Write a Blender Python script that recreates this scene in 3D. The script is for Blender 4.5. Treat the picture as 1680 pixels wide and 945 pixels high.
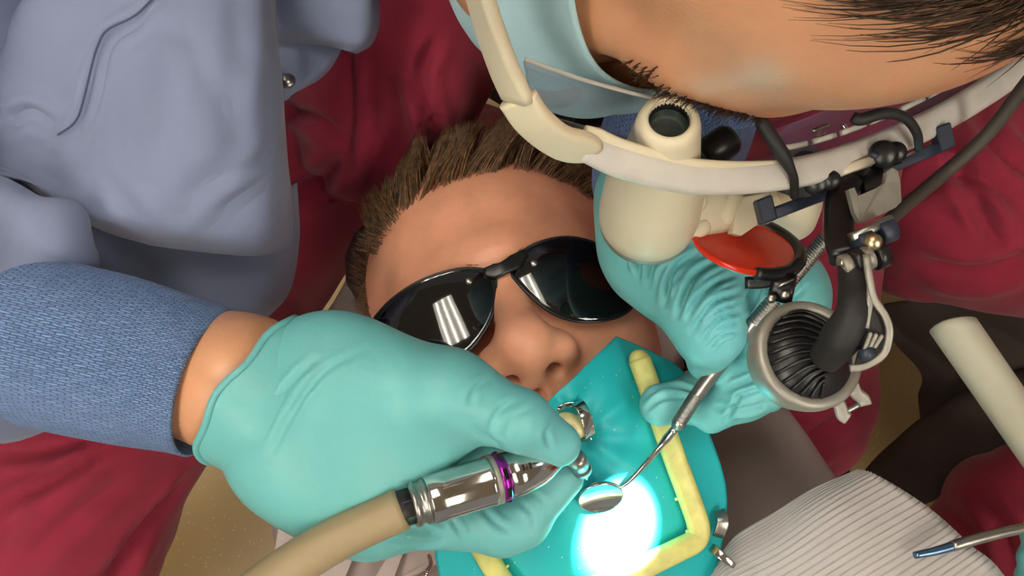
import bpy, math, random
import numpy as np
from mathutils import Vector, Matrix

for o_ in list(bpy.data.objects):
    bpy.data.objects.remove(o_, do_unlink=True)
SC = bpy.context.scene
COL = SC.collection
random.seed(7)
RNG = np.random.default_rng(11)

# ------------------------------------------------------------------ camera, world, exposure
FPX = 1400.0          # focal length in pixels of the 1680 x 945 frame
CAMZ = 1.30           # the lens hangs 1.30 m above the floor and looks straight down
cam_d = bpy.data.cameras.new('camera')
cam_d.sensor_width = 36.0
cam_d.lens = 36.0 * FPX / 1680.0
cam_d.clip_start = 0.02
cam = bpy.data.objects.new('camera', cam_d)
cam.location = (0, 0, CAMZ)
COL.objects.link(cam)
SC.camera = cam
SC.view_settings.view_transform = 'Standard'
SC.view_settings.look = 'None'
SC.view_settings.gamma = 1.0
SC.view_settings.use_curve_mapping = False
SC.view_settings.exposure = -0.25

world = bpy.data.worlds.new('room_ambient')
SC.world = world
world.use_nodes = True
world.node_tree.nodes['Background'].inputs['Color'].default_value = (1.0, 0.93, 0.84, 1)
world.node_tree.nodes['Background'].inputs['Strength'].default_value = 0.30
CEIL_Z = 2.55
TUBE_POWER = 28.0


def P(px, py, d):
    """point seen at pixel (px, py) at depth d below the lens"""
    return np.array([(px - 840.0) / FPX * d, (472.5 - py) / FPX * d, CAMZ - d])


def S(npx, d):
    return npx / FPX * d


# ------------------------------------------------------------------ materials
def lin(c):
    out = []
    for v in c:
        v = v / 255.0
        out.append(v / 12.92 if v <= 0.04045 else ((v + 0.055) / 1.055) ** 2.4)
    return out


MATS = {}


def mat(name, rgb, rough=0.5, metal=0.0, var=0.0, vscale=40.0, bump=0.0, bscale=200.0, bdist=0.001,
        spec=0.5, sss=0.0, coat=0.0, sheen=0.0, emit=None, estr=0.0, alpha=1.0, trans=0.0, detail=3.0, rgb2=None):
    m = bpy.data.materials.new(name)
    m.use_nodes = True
    nt = m.node_tree
    b = nt.nodes['Principled BSDF']
    c = lin(rgb)
    b.inputs['Base Color'].default_value = (*c, 1)
    b.inputs['Roughness'].default_value = rough
    b.inputs['Metallic'].default_value = metal
    b.inputs['Specular IOR Level'].default_value = spec
    b.inputs['Coat Weight'].default_value = coat
    b.inputs['Coat Roughness'].default_value = 0.08
    b.inputs['Sheen Weight'].default_value = sheen
    b.inputs['Alpha'].default_value = alpha
    b.inputs['Transmission Weight'].default_value = trans
    if sss:
        b.inputs['Subsurface Weight'].default_value = sss
        b.inputs['Subsurface Radius'].default_value = (1.0, 0.35, 0.2)
        b.inputs['Subsurface Scale'].default_value = 0.004
    if emit:
        b.inputs['Emission Color'].default_value = (*lin(emit), 1)
        b.inputs['Emission Strength'].default_value = estr
    geo = None
    if var or bump or rgb2:
        geo = nt.nodes.new('ShaderNodeNewGeometry')
    if var or rgb2:
        n = nt.nodes.new('ShaderNodeTexNoise')
        n.inputs['Scale'].default_value = vscale
        n.inputs['Detail'].default_value = detail
        nt.links.new(geo.outputs['Position'], n.inputs['Vector'])
        r = nt.nodes.new('ShaderNodeValToRGB')
        r.color_ramp.elements[0].position = 0.3
        r.color_ramp.elements[1].position = 0.7
        if rgb2:
            c2 = lin(rgb2)
            r.color_ramp.elements[0].color = (*c2, 1)
            r.color_ramp.elements[1].color = (*c, 1)
        else:
            r.color_ramp.elements[0].color = (*[v * (1 - var) for v in c], 1)
            r.color_ramp.elements[1].color = (*[min(1, v * (1 + var)) for v in c], 1)
        nt.links.new(n.outputs['Fac'], r.inputs['Fac'])
        nt.links.new(r.outputs['Color'], b.inputs['Base Color'])
    if bump:
        n2 = nt.nodes.new('ShaderNodeTexNoise')
        n2.inputs['Scale'].default_value = bscale
        n2.inputs['Detail'].default_value = 4.0
        nt.links.new(geo.outputs['Position'], n2.inputs['Vector'])
        bp = nt.nodes.new('ShaderNodeBump')
        bp.inputs['Strength'].default_value = bump
        bp.inputs['Distance'].default_value = bdist
        nt.links.new(n2.outputs['Fac'], bp.inputs['Height'])
        nt.links.new(bp.outputs['Normal'], b.inputs['Normal'])
    MATS[name] = m
    return m


def clear_mat(name, tint, fac=0.12, rough=0.05):
    m = bpy.data.materials.new(name)
    m.use_nodes = True
    nt = m.node_tree
    nt.nodes.remove(nt.nodes['Principled BSDF'])
    out = nt.nodes['Material Output']
    tr = nt.nodes.new('ShaderNodeBsdfTransparent')
    tr.inputs['Color'].default_value = (*lin(tint), 1)
    gl = nt.nodes.new('ShaderNodeBsdfGlossy')
    gl.inputs['Roughness'].default_value = rough
    fr = nt.nodes.new('ShaderNodeFresnel')
    fr.inputs['IOR'].default_value = 1.30
    mu = nt.nodes.new('ShaderNodeMath')
    mu.operation = 'MULTIPLY'
    mu.inputs[1].default_value = fac / 0.12
    mx = nt.nodes.new('ShaderNodeMixShader')
    nt.links.new(fr.outputs[0], mu.inputs[0])
    nt.links.new(mu.outputs[0], mx.inputs[0])
    nt.links.new(tr.outputs[0], mx.inputs[1])
    nt.links.new(gl.outputs[0], mx.inputs[2])
    nt.links.new(mx.outputs[0], out.inputs['Surface'])
    MATS[name] = m
    return m


# ------------------------------------------------------------------ mesh helpers
def mesh_np(name, V, F, smooth=True):
    """V (n,3), F (m,4) or list of faces"""
    me = bpy.data.meshes.new(name)
    if isinstance(F, np.ndarray):
        V = np.asarray(V, dtype=np.float32)
        m, k = F.shape
        me.vertices.add(len(V))
        me.vertices.foreach_set('co', V.ravel())
        me.loops.add(m * k)
        me.loops.foreach_set('vertex_index', F.astype(np.int32).ravel())
        me.polygons.add(m)
        me.polygons.foreach_set('loop_start', np.arange(0, m * k, k, dtype=np.int32))
        me.update(calc_edges=True)
    else:
        me.from_pydata([tuple(map(float, v)) for v in V], [], F)
        me.update()
    if smooth:
        me.polygons.foreach_set('use_smooth', np.ones(len(me.polygons), dtype=bool))
    return me


class MB:
    """collects pieces of one part"""
    def __init__(self):
        self.V = []
        self.F = []
        self.sm = []

    def add(self, V, F, smooth=True):
        o = len(self.V)
        self.V += [np.asarray(v, float) for v in V]
        self.F += [tuple(int(i) + o for i in f) for f in F]
        self.sm += [smooth] * len(F)
        return self

    def build(self, name, material, parent=None, autosmooth=None):
        me = mesh_np(name, self.V, self.F, False)
        me.polygons.foreach_set('use_smooth', np.array(self.sm, dtype=bool))
        return link(name, me, material, parent)


def link(name, me, material, parent=None):
    n = len(me.vertices)
    co = np.empty(n * 3, dtype=np.float32)
    me.vertices.foreach_get('co', co)
    co = co.reshape(-1, 3)
    c = (co.min(0) + co.max(0)) / 2
    me.vertices.foreach_set('co', (co - c).ravel())
    me.update()
    ob = bpy.data.objects.new(name, me)
    if isinstance(material, str):
        material = MATS[material]
    if material is not None:
        me.materials.append(material)
    COL.objects.link(ob)
    base = np.zeros(3)
    p = parent
    while p is not None:
        base = base + np.array(p.location)
        p = p.parent
    ob.location = tuple(c - base)
    ob.parent = parent
    return ob


def thing(name, label, cat, loc, group=None):
    o = bpy.data.objects.new(name, None)
    o.empty_display_size = 0.02
    o.location = tuple(loc)
    COL.objects.link(o)
    return tag(o, label, cat, group)


def tag(o, label=None, cat=None, group=None, kind=None):
    if label:
        o['label'] = label
    if cat:
        o['category'] = cat
    if group:
        o['group'] = group
    if kind:
        o['kind'] = kind
    return o


def nrm(v):
    v = np.asarray(v, float)
    return v / (np.linalg.norm(v) + 1e-12)


def catmull(pts, n):
    """n points along a Catmull-Rom spline through pts (any dimension)"""
    p = np.asarray(pts, float)
    if len(p) == 2:
        t = np.linspace(0, 1, n)[:, None]
        return p[0] * (1 - t) + p[1] * t
    q = np.vstack([2 * p[0] - p[1], p, 2 * p[-1] - p[-2]])
    m = len(p) - 1
    tt = np.linspace(0, m, n)
    i = np.minimum(tt.astype(int), m - 1)
    t = (tt - i)[:, None]
    a, b, c, d = q[i], q[i + 1], q[i + 2], q[i + 3]
    return 0.5 * (2 * b + (c - a) * t + (2 * a - 5 * b + 4 * c - d) * t ** 2 + (3 * b - a - 3 * c + d) * t ** 3)


def frames(path, up=None):
    path = np.asarray(path, float)
    T = np.gradient(path, axis=0)
    T /= np.linalg.norm(T, axis=1)[:, None] + 1e-12
    A = np.zeros_like(T)
    a = np.array(up, float) if up is not None else (np.array([0, 0, 1.0]) if abs(T[0][2]) < 0.9 else np.array([1.0, 0, 0]))
    for i in range(len(path)):
        a = a if up is None else np.array(up, float)
        a = a - T[i] * np.dot(a, T[i])
        a = nrm(a)
        A[i] = a
    B = np.cross(T, A)
    return T, A, B


def tube_vf(path, rad, n=16, caps=True, up=None, flat=1.0):
    """round tube; rad scalar or list; flat squeezes along the 'up' side"""
    path = np.asarray(path, float)
    rad = np.broadcast_to(np.asarray(rad, float), (len(path),))
    T, A, B = frames(path, up)
    V = []
    F = []
    for i in range(len(path)):
        for j in range(n):
            a = 2 * math.pi * j / n
            V.append(path[i] + rad[i] * (math.cos(a) * A[i] * flat + math.sin(a) * B[i]))
    for i in range(len(path) - 1):
        for j in range(n):
            k = (j + 1) % n
            F.append((i * n + j, i * n + k, (i + 1) * n + k, (i + 1) * n + j))
    if caps:
        F.append(tuple(range(n))[::-1])
        F.append(tuple((len(path) - 1) * n + j for j in range(n)))
    return V, F


def round_tube(path, rad, n=16, up=None, flat=1.0, steps=4):
    """tube with hemispherical ends"""
    path = [np.asarray(p, float) for p in path]
    rad = list(np.broadcast_to(np.asarray(rad, float), (len(path),)))
    t0 = nrm(path[0] - path[1])
    t1 = nrm(path[-1] - path[-2])
    pre = [(path[0] + t0 * rad[0] * math.sin(a), rad[0] * math.cos(a)) for a in np.linspace(math.pi / 2 * 0.97, 0.25, steps)]
    post = [(path[-1] + t1 * rad[-1] * math.sin(a), rad[-1] * math.cos(a)) for a in np.linspace(0.25, math.pi / 2 * 0.97, steps)]
    pp = [p for p, r in pre] + path + [p for p, r in post]
    rr = [r for p, r in pre] + rad + [r for p, r in post]
    return tube_vf(pp, rr, n, True, up, flat)


def lathe_vf(a, b, prof, n=32, caps=True):
    """prof: list of (t, r): t metres along a->b"""
    a = np.asarray(a, float)
    ax = nrm(np.asarray(b, float) - a)
    h = np.array([0, 0, 1.0]) if abs(ax[2]) < 0.9 else np.array([1.0, 0, 0])
    u = nrm(np.cross(ax, h))
    v = np.cross(ax, u)
    V = []
    F = []
    for t, r in prof:
        for j in range(n):
            an = 2 * math.pi * j / n
            V.append(a + ax * t + r * (math.cos(an) * u + math.sin(an) * v))
    for i in range(len(prof) - 1):
        for j in range(n):
            k = (j + 1) % n
            F.append((i * n + j, i * n + k, (i + 1) * n + k, (i + 1) * n + j))
    if caps:
        F.append(tuple(range(n))[::-1])
        F.append(tuple((len(prof) - 1) * n + j for j in range(n)))
    return V, F


def box_vf(c, ex, ey, ez, bev=0.0):
    """box with half-extent vectors; bev in metres chamfers all edges"""
    c = np.asarray(c, float)
    E = [np.asarray(ex, float), np.asarray(ey, float), np.asarray(ez, float)]
    L = [np.linalg.norm(e) for e in E]
    if bev <= 0:
        V = [c + sx * E[0] + sy * E[1] + sz * E[2] for sx in (-1, 1) for sy in (-1, 1) for sz in (-1, 1)]
        F = [(0, 1, 3, 2), (4, 6, 7, 5), (0, 4, 5, 1), (2, 3, 7, 6), (0, 2, 6, 4), (1, 5, 7, 3)]
        return V, F
    N = [e / l for e, l in zip(E, L)]
    V = []
    idx = {}
    for s in [(a, b, d) for a in (-1, 1) for b in (-1, 1) for d in (-1, 1)]:
        for ax in range(3):
            p = c.copy()
            for i in range(3):
                p = p + s[i] * N[i] * (L[i] if i == ax else L[i] - bev)
            idx[(s, ax)] = len(V)
            V.append(p)
    F = []

    def quad(vs):
        F.append(tuple(vs))
    for ax in range(3):
        o1, o2 = [i for i in range(3) if i != ax]
        for sg in (-1, 1):
            f = []
            for a, b in ((-1, -1), (1, -1), (1, 1), (-1, 1)):
                s = [0, 0, 0]
                s[ax] = sg
                s[o1] = a
                s[o2] = b
                f.append(idx[(tuple(s), ax)])
            F.append(tuple(f))
    for ax in range(3):       # edges along ax
        o1, o2 = [i for i in range(3) if i != ax]
        for a in (-1, 1):
            for b in (-1, 1):
                s0 = [0, 0, 0]
                s1 = [0, 0, 0]
                s0[ax], s1[ax] = -1, 1
                s0[o1] = s1[o1] = a
                s0[o2] = s1[o2] = b
                F.append((idx[(tuple(s0), o1)], idx[(tuple(s1), o1)], idx[(tuple(s1), o2)], idx[(tuple(s0), o2)]))
    for s in [(a, b, d) for a in (-1, 1) for b in (-1, 1) for d in (-1, 1)]:
        F.append((idx[(s, 0)], idx[(s, 1)], idx[(s, 2)]))
    # fix winding
    Va = np.array(V)
    G = []
    for f in F:
        pts = Va[list(f)]
        n = np.cross(pts[1] - pts[0], pts[2] - pts[0])
        if np.dot(n, pts.mean(0) - c) < 0:
            f = f[::-1]
        G.append(f)
    return V, G


def ribbon_vf(path, up, w, h, bev=0.25):
    """bar of rounded-rectangle section (w across, h along up) swept along path; w,h scalars or lists"""
    path = np.asarray(path, float)
    w = np.broadcast_to(np.asarray(w, float), (len(path),))
    h = np.broadcast_to(np.asarray(h, float), (len(path),))
    T = np.gradient(path, axis=0)
    T /= np.linalg.norm(T, axis=1)[:, None] + 1e-12
    up = np.asarray(up, float)
    sec = []
    for cx, cy, a0 in ((1, 1, 0), (-1, 1, 90), (-1, -1, 180), (1, -1, 270)):
        for q in (0, 30, 60, 90):
            a = math.radians(a0 + q)
            sec.append((cx, cy, math.cos(a), math.sin(a)))
    n = len(sec)
    V = []
    F = []
    for i in range(len(path)):
        ui = up if up.ndim == 1 else up[i]
        A = nrm(ui - T[i] * np.dot(ui, T[i]))
        B = np.cross(T[i], A)
        r = bev * min(w[i], h[i])
        for cx, cy, dx, dy in sec:
            V.append(path[i] + B * (cx * (w[i] / 2 - r) + dx * r) + A * (cy * (h[i] / 2 - r) + dy * r))
    for i in range(len(path) - 1):
        for j in range(n):
            k = (j + 1) % n
            F.append((i * n + j, (i + 1) * n + j, (i + 1) * n + k, i * n + k))
    F.append(tuple(range(n)))
    F.append(tuple((len(path) - 1) * n + j for j in range(n))[::-1])
    return V, F


def patch_grid(ctrl, nu, nv):
    """ctrl: rows x cols x 3 -> Catmull-Rom tensor surface (nv, nu, 3)"""
    c = np.asarray(ctrl, float)
    rows = np.array([catmull(r, nu) for r in c])
    out = np.array([catmull(rows[:, j], nv) for j in range(nu)])
    return np.transpose(out, (1, 0, 2))


def grid_mesh(G, thick=0.0, down=None):
    """G (nv,nu,3) -> closed sheet of given thickness (numpy V, list F)"""
    nv, nu, _ = G.shape
    du = np.gradient(G, axis=1)
    dv = np.gradient(G, axis=0)
    N = np.cross(du, dv)
    N /= np.linalg.norm(N, axis=2)[:, :, None] + 1e-12
    if N[:, :, 2].mean() < 0:
        N = -N
        flip = True
    else:
        flip = False
    V = np.vstack([G.reshape(-1, 3), (G - N * thick).reshape(-1, 3)])
    i = np.arange((nv - 1) * nu).reshape(nv - 1, nu)[:, :-1].ravel()
    top = np.stack([i, i + 1, i + nu + 1, i + nu], 1)
    if flip:
        top = top[:, ::-1]
    o = nv * nu
    bot = top[:, ::-1] + o
    edge = []
    ring = list(range(nu)) + [k * nu + nu - 1 for k in range(1, nv)] + [(nv - 1) * nu + k for k in range(nu - 2, -1, -1)] + [k * nu for k in range(nv - 2, 0, -1)]
    for a, b in zip(ring, ring[1:] + ring[:1]):
        q = (a, a + o, b + o, b)
        edge.append(q[::-1] if flip else q)
    F = np.vstack([top, bot, np.array(edge)])
    return V, F


def fbm(p, scale, seed=0, octaves=3):
    """cheap smooth noise from summed sines, about -1..1"""
    r = np.random.default_rng(seed)
    p = np.asarray(p, float)
    out = np.zeros(p.shape[:-1])
    amp = 1.0
    tot = 0
    s = scale
    for o in range(octaves):
        for k in range(4):
            d = nrm(r.normal(size=3))
            out += amp * np.sin(p @ d * s + r.uniform(0, 6.28) + 1.3 * np.sin(p @ nrm(r.normal(size=3)) * s * 0.7 + r.uniform(0, 6.28)))
            tot += amp
        amp *= 0.5
        s *= 2.03
    return out / tot * 2.0


def sheet(name, ctrl_px, material, parent=None, nu=60, nv=60, thick=0.0009, fold=None, raw=False):
    """draped cloth through control points given as (px, py, depth)"""
    c = [[P(*q) for q in row] for row in ctrl_px]
    G = patch_grid(c, nu, nv)
    if fold is not None:
        du = np.gradient(G, axis=1)
        dv = np.gradient(G, axis=0)
        N = np.cross(du, dv)
        N /= np.linalg.norm(N, axis=2)[:, :, None] + 1e-12
        if N[:, :, 2].mean() < 0:
            N = -N
        uu, vv = np.meshgrid(np.linspace(0, 1, nu), np.linspace(0, 1, nv))
        G = G + N * fold(G, uu, vv)[:, :, None]
    V, F = grid_mesh(G, thick)
    me = mesh_np(name, V, F)
    if raw:
        return me, G
    return link(name, me, material, parent)


# ------------------------------------------------------------------ implicit surfaces (for bodies, hands, cloth volumes)
class SDF:
    def __init__(self):
        self.ops = []

    def ell(self, c, r, k=0.01, fr=None, rot=None, sub=False):
        c = np.asarray(c, float)
        r = np.asarray(r, float) * np.ones(3)
        O, R = fr if fr is not None else (np.zeros(3), np.eye(3))
        cw = O + R @ c
        M = R if rot is None else R @ rot
        ext = np.sqrt(((M * r[None, :]) ** 2).sum(1))

        def fn(X, Y, Z):
            dx, dy, dz = X - cw[0], Y - cw[1], Z - cw[2]
            q = [(M[0, i] * dx + M[1, i] * dy + M[2, i] * dz) / r[i] for i in range(3)]
            k0 = np.sqrt(q[0] ** 2 + q[1] ** 2 + q[2] ** 2) + 1e-9
            k1 = np.sqrt((q[0] / r[0]) ** 2 + (q[1] / r[1]) ** 2 + (q[2] / r[2]) ** 2) + 1e-9
            return k0 * (k0 - 1) / k1
        self.ops.append((fn, cw - ext, cw + ext, k, sub))
        return self

    def cap(self, a, b, ra, rb=None, k=0.01, fr=None, flat=None, sub=False):
        rb = ra if rb is None else rb
        O, R = fr if fr is not None else (np.zeros(3), np.eye(3))
        a = O + R @ np.asarray(a, float)
        b = O + R @ np.asarray(b, float)
        ba = b - a
        L2 = float(ba @ ba) + 1e-12
        rm = max(ra, rb)

        def fn(X, Y, Z):
            dx, dy, dz = X - a[0], Y - a[1], Z - a[2]
            t = np.clip((dx * ba[0] + dy * ba[1] + dz * ba[2]) / L2, 0, 1)
            qx, qy, qz = dx - t * ba[0], dy - t * ba[1], dz - t * ba[2]
            if flat is not None:
                n, s = flat
                n = nrm(n)
                w = (qx * n[0] + qy * n[1] + qz * n[2]) * (1 / s - 1)
                qx, qy, qz = qx + w * n[0], qy + w * n[1], qz + w * n[2]
            return np.sqrt(qx * qx + qy * qy + qz * qz) - (ra + (rb - ra) * t)
        self.ops.append((fn, np.minimum(a, b) - rm, np.maximum(a, b) + rm, k, sub))
        return self

    def chain(self, pts, rads, k=0.008, flat=None):
        for i in range(len(pts) - 1):
            self.cap(pts[i], pts[i + 1], rads[i], rads[i + 1], k if i == 0 else min(k, 0.004), flat=flat)
        return self

    def mesh(self, h, clip_lo=None, clip_hi=None):
        lo = np.min([o[1] for o in self.ops if not o[4]], axis=0) - 3 * h
        hi = np.max([o[2] for o in self.ops if not o[4]], axis=0) + 3 * h
        kk = max(o[3] for o in self.ops) * 0.4
        lo -= kk
        hi += kk
        n = np.ceil((hi - lo) / h).astype(int) + 1
        ax = [(lo[i] + h * np.arange(n[i])).astype(np.float32) for i in range(3)]
        D = np.full(tuple(n), 1.0, dtype=np.float32)
        for fn, a, b, k, sub in self.ops:
            m = k + 4 * h
            i0 = np.maximum(np.floor((a - m - lo) / h).astype(int), 0)
            i1 = np.minimum(np.ceil((b + m - lo) / h).astype(int) + 1, n)
            if np.any(i1 <= i0):
                continue
            sl = tuple(slice(i0[i], i1[i]) for i in range(3))
            X = ax[0][sl[0]][:, None, None]
            Y = ax[1][sl[1]][None, :, None]
            Z = ax[2][sl[2]][None, None, :]
            d = fn(X, Y, Z).astype(np.float32)
            A = D[sl]
            if sub:
                d = -d
                hh = np.clip(0.5 - 0.5 * (d - A) / k, 0, 1)
                D[sl] = d * (1 - hh) + A * hh + k * hh * (1 - hh)
            else:
                hh = np.clip(0.5 + 0.5 * (d - A) / k, 0, 1)
                D[sl] = d * (1 - hh) + A * hh - k * hh * (1 - hh)
        return surfnets(D, lo, h)


def surfnets(D, lo, h):
    S_ = D < 0
    nx, ny, nz = D.shape
    cnt = np.zeros((nx - 1, ny - 1, nz - 1), dtype=np.uint8)
    corners = [(a, b, c) for a in (0, 1) for b in (0, 1) for c in (0, 1)]
    for a, b, c in corners:
        cnt += S_[a:nx - 1 + a, b:ny - 1 + b, c:nz - 1 + c]
    mask = (cnt > 0) & (cnt < 8)
    idx = np.argwhere(mask)
    acc = np.zeros((len(idx), 3))
    num = np.zeros(len(idx))
    for i, p in enumerate(corners):
        for q in corners[i + 1:]:
            if sum(abs(p[t] - q[t]) for t in range(3)) != 1:
                continue
            da = D[idx[:, 0] + p[0], idx[:, 1] + p[1], idx[:, 2] + p[2]]
            db = D[idx[:, 0] + q[0], idx[:, 1] + q[1], idx[:, 2] + q[2]]
            m = (da < 0) != (db < 0)
            t = (da[m] / (da[m] - db[m]))[:, None]
            acc[m] += np.array(p) + t * (np.array(q) - np.array(p))
            num[m] += 1
    V = lo + h * (idx + acc / num[:, None])
    vid = np.full(mask.shape, -1, dtype=np.int64)
    vid[mask] = np.arange(len(idx))
    quads = []
    for axis in range(3):
        Sx = np.moveaxis(S_, [axis, (axis + 1) % 3, (axis + 2) % 3], [0, 1, 2])
        Vx = np.moveaxis(vid, [axis, (axis + 1) % 3, (axis + 2) % 3], [0, 1, 2])
        s0, s1 = Sx[:-1, 1:-1, 1:-1], Sx[1:, 1:-1, 1:-1]
        for sgn in (0, 1):
            e = np.argwhere(s0 & ~s1 if sgn == 0 else ~s0 & s1)
            i, j, k = e[:, 0], e[:, 1] + 1, e[:, 2] + 1
            q = np.stack([Vx[i, j - 1, k - 1], Vx[i, j, k - 1], Vx[i, j, k], Vx[i, j - 1, k]], 1)
            quads.append(q if sgn == 0 else q[:, ::-1])
    return V, np.vstack(quads)


def vnormals(V, F):
    a = V[F[:, 2]] - V[F[:, 0]]
    b = V[F[:, 3]] - V[F[:, 1]]
    n = np.cross(a, b)
    N = np.zeros_like(V)
    for i in range(4):
        for c in range(3):
            N[:, c] += np.bincount(F[:, i], n[:, c], len(V))
    return N / (np.linalg.norm(N, axis=1)[:, None] + 1e-12)


def relax(V, F, it=2, f=0.5):
    for _ in range(it):
        acc = np.zeros_like(V)
        cnt = np.bincount(F.ravel(), minlength=len(V)).astype(float) * 2
        for i in range(4):
            for j in ((i + 1) % 4, (i + 3) % 4):
                for c in range(3):
                    acc[:, c] += np.bincount(F[:, i], V[F[:, j], c], len(V))
        V = V * (1 - f) + f * acc / cnt[:, None]
    return V


def hairs(name, roots, dirs, lens, rad, material, parent, droop=None, seg=4, jit=0.15):
    """tapered three-sided strands, one mesh"""
    n = len(roots)
    dirs = dirs / (np.linalg.norm(dirs, axis=1)[:, None] + 1e-12)
    side = np.cross(dirs, RNG.normal(size=(n, 3)))
    side /= np.linalg.norm(side, axis=1)[:, None] + 1e-12
    bi = np.cross(dirs, side)
    bend = RNG.normal(size=(n, 3)) * jit
    if droop is not None:
        bend = bend + droop
    rings = []
    for s in range(seg + 1):
        t = s / seg
        c = roots + dirs * (lens * t)[:, None] + bend * (lens * t * t)[:, None]
        r = rad * (1 - 0.85 * t ** 1.5)
        for a in (0, 2.094, 4.189):
            rings.append(c + side * (r * math.cos(a)) + bi * (r * math.sin(a)))
    V = np.stack(rings, 1)                       # n, (seg+1)*3, 3
    m = (seg + 1) * 3
    F = []
    for s in range(seg):
        for a in range(3):
            b = (a + 1) % 3
            F.append([s * 3 + a, s * 3 + b, s * 3 + 3 + b, s * 3 + 3 + a])
    F = (np.arange(n)[:, None, None] * m + np.array(F)[None]).reshape(-1, 4)
    return link(name, mesh_np(name, V.reshape(-1, 3), F), material, parent)


def frame(O, X, U, Fw):
    return (np.asarray(O, float), np.stack([nrm(X), nrm(U), nrm(Fw)], 1))


def loc(fr, p):
    return fr[0] + fr[1] @ np.asarray(p, float)


def tolocal(fr, V):
    return (V - fr[0]) @ fr[1]


def px_on_plane(px, py, fr, z):
    """local x,y of the pixel's ray where local z equals z"""
    o = np.array([0, 0, CAMZ])
    d = P(px, py, 1.0) - o
    n = fr[1][:, 2]
    t = (z - (o - fr[0]) @ n) / (d @ n)
    return tolocal(fr, o + d * t)

# ------------------------------------------------------------------ palette
mat('floor_terrazzo', (192, 163, 108), 0.35, var=0.10, vscale=9, bump=0.05, bscale=60)
mat('ceiling_paint', (205, 200, 190), 0.9, var=0.03, vscale=5)
mat('fixture_white', (225, 225, 220), 0.5, var=0.02)
mat('tube_glow', (255, 255, 255), 0.5, emit=(255, 246, 232), estr=TUBE_POWER)
mat('patient_skin', (232, 165, 132), 0.42, var=0.10, vscale=55, bump=0.25, bscale=900, bdist=0.0004, sss=0.25)
mat('dentist_skin', (214, 156, 118), 0.34, var=0.09, vscale=45, bump=0.25, bscale=800, bdist=0.0004, sss=0.25)
mat('patient_hair', (150, 112, 74), 0.4, vscale=300, spec=0.5, rgb2=(64, 44, 28))
mat('dentist_hair', (62, 42, 27), 0.45, var=0.4, vscale=200, spec=0.4)
mat('brow_hair', (70, 50, 34), 0.6)
mat('eye_white', (230, 225, 218), 0.2)
mat('gown_cloth', (122, 132, 162), 0.85, var=0.05, vscale=30, bump=0.25, bscale=1500, bdist=0.0003, sheen=0.15)
mat('scrub_cloth', (144, 32, 58), 0.9, var=0.12, vscale=35, bump=0.35, bscale=1200, bdist=0.0004, sheen=0.12)
mat('glove_nitrile', (108, 182, 182), 0.42, var=0.04, vscale=30, bump=0.25, bscale=140, bdist=0.0012, spec=0.35)
mat('dam_rubber', (34, 176, 182), 0.42, var=0.05, vscale=30, bump=0.06, bscale=300, spec=0.35)
mat('frame_yellow', (212, 206, 122), 0.4, var=0.14, vscale=120, bump=0.1, bscale=400, bdist=0.0004, sss=0.2)
mat('lens_black', (6, 6, 8), 0.03, spec=0.7, coat=0.6)
mat('plastic_black', (20, 20, 22), 0.35, var=0.3, vscale=80)
mat('plastic_black_matte', (26, 25, 25), 0.6, var=0.25, vscale=120, bump=0.15, bscale=500, bdist=0.0005)
mat('bar_navy', (42, 50, 68), 0.45, var=0.12, vscale=90)
mat('chrome', (206, 204, 200), 0.12, metal=1.0, var=0.06, vscale=60)
mat('steel_satin', (168, 166, 160), 0.34, metal=1.0, var=0.12, vscale=150)
mat('steel_grey', (150, 147, 138), 0.45, metal=0.45, var=0.10, vscale=140)
mat('brass', (186, 172, 138), 0.3, metal=1.0, var=0.1, vscale=100)
mat('ring_purple', (150, 30, 150), 0.25, metal=0.7, var=0.15, vscale=200)
mat('loupe_cream', (216, 206, 178), 0.45, var=0.03, vscale=40, spec=0.4)
mat('rim_grey', (200, 196, 188), 0.28, var=0.08, vscale=70, spec=0.5)
mat('mask_paper', (178, 214, 222), 0.9, var=0.05, vscale=60, bump=0.2, bscale=900, bdist=0.0004)
mat('hose_cream', (158, 139, 106), 0.5, var=0.03, vscale=25)
mat('tube_cream', (182, 180, 162), 0.45, var=0.04, vscale=30, sss=0.3)
mat('bib_paper', (182, 176, 174), 0.95, var=0.03, vscale=60, bump=0.3, bscale=1800, bdist=0.0003)
mat('cover_plastic', (158, 144, 140), 0.3, var=0.08, vscale=14, bump=0.15, bscale=25, bdist=0.004, spec=0.4)
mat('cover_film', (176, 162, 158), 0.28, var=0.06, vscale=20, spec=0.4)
mat('seam_thread', (74, 80, 102), 0.9, var=0.1, vscale=300)
mat('dark_cloth', (66, 56, 48), 0.85, var=0.2, vscale=20, bump=0.3, bscale=500, bdist=0.0008)
mat('stool_black', (34, 30, 28), 0.45, var=0.2, vscale=40)
mat('tooth_enamel', (232, 216, 160), 0.25, var=0.08, vscale=250, sss=0.3)
mat('shirt_grey', (120, 118, 122), 0.9, var=0.06, bump=0.3, bscale=900)
mat('cable_rubber', (66, 60, 54), 0.6, var=0.1, vscale=50)
mat('filter_red', (206, 40, 14), 0.15, spec=0.5, var=0.10, vscale=60)
mat('mirror_glass', (235, 240, 240), 0.02, metal=1.0)
mat('ocular_glass', (60, 74, 72), 0.05, spec=0.8, coat=1.0)
mat('led_glow', (255, 255, 255), 0.3, emit=(225, 240, 255), estr=30.0)
clear_mat('clear_lens', (238, 236, 240), 0.045, 0.06)

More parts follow.
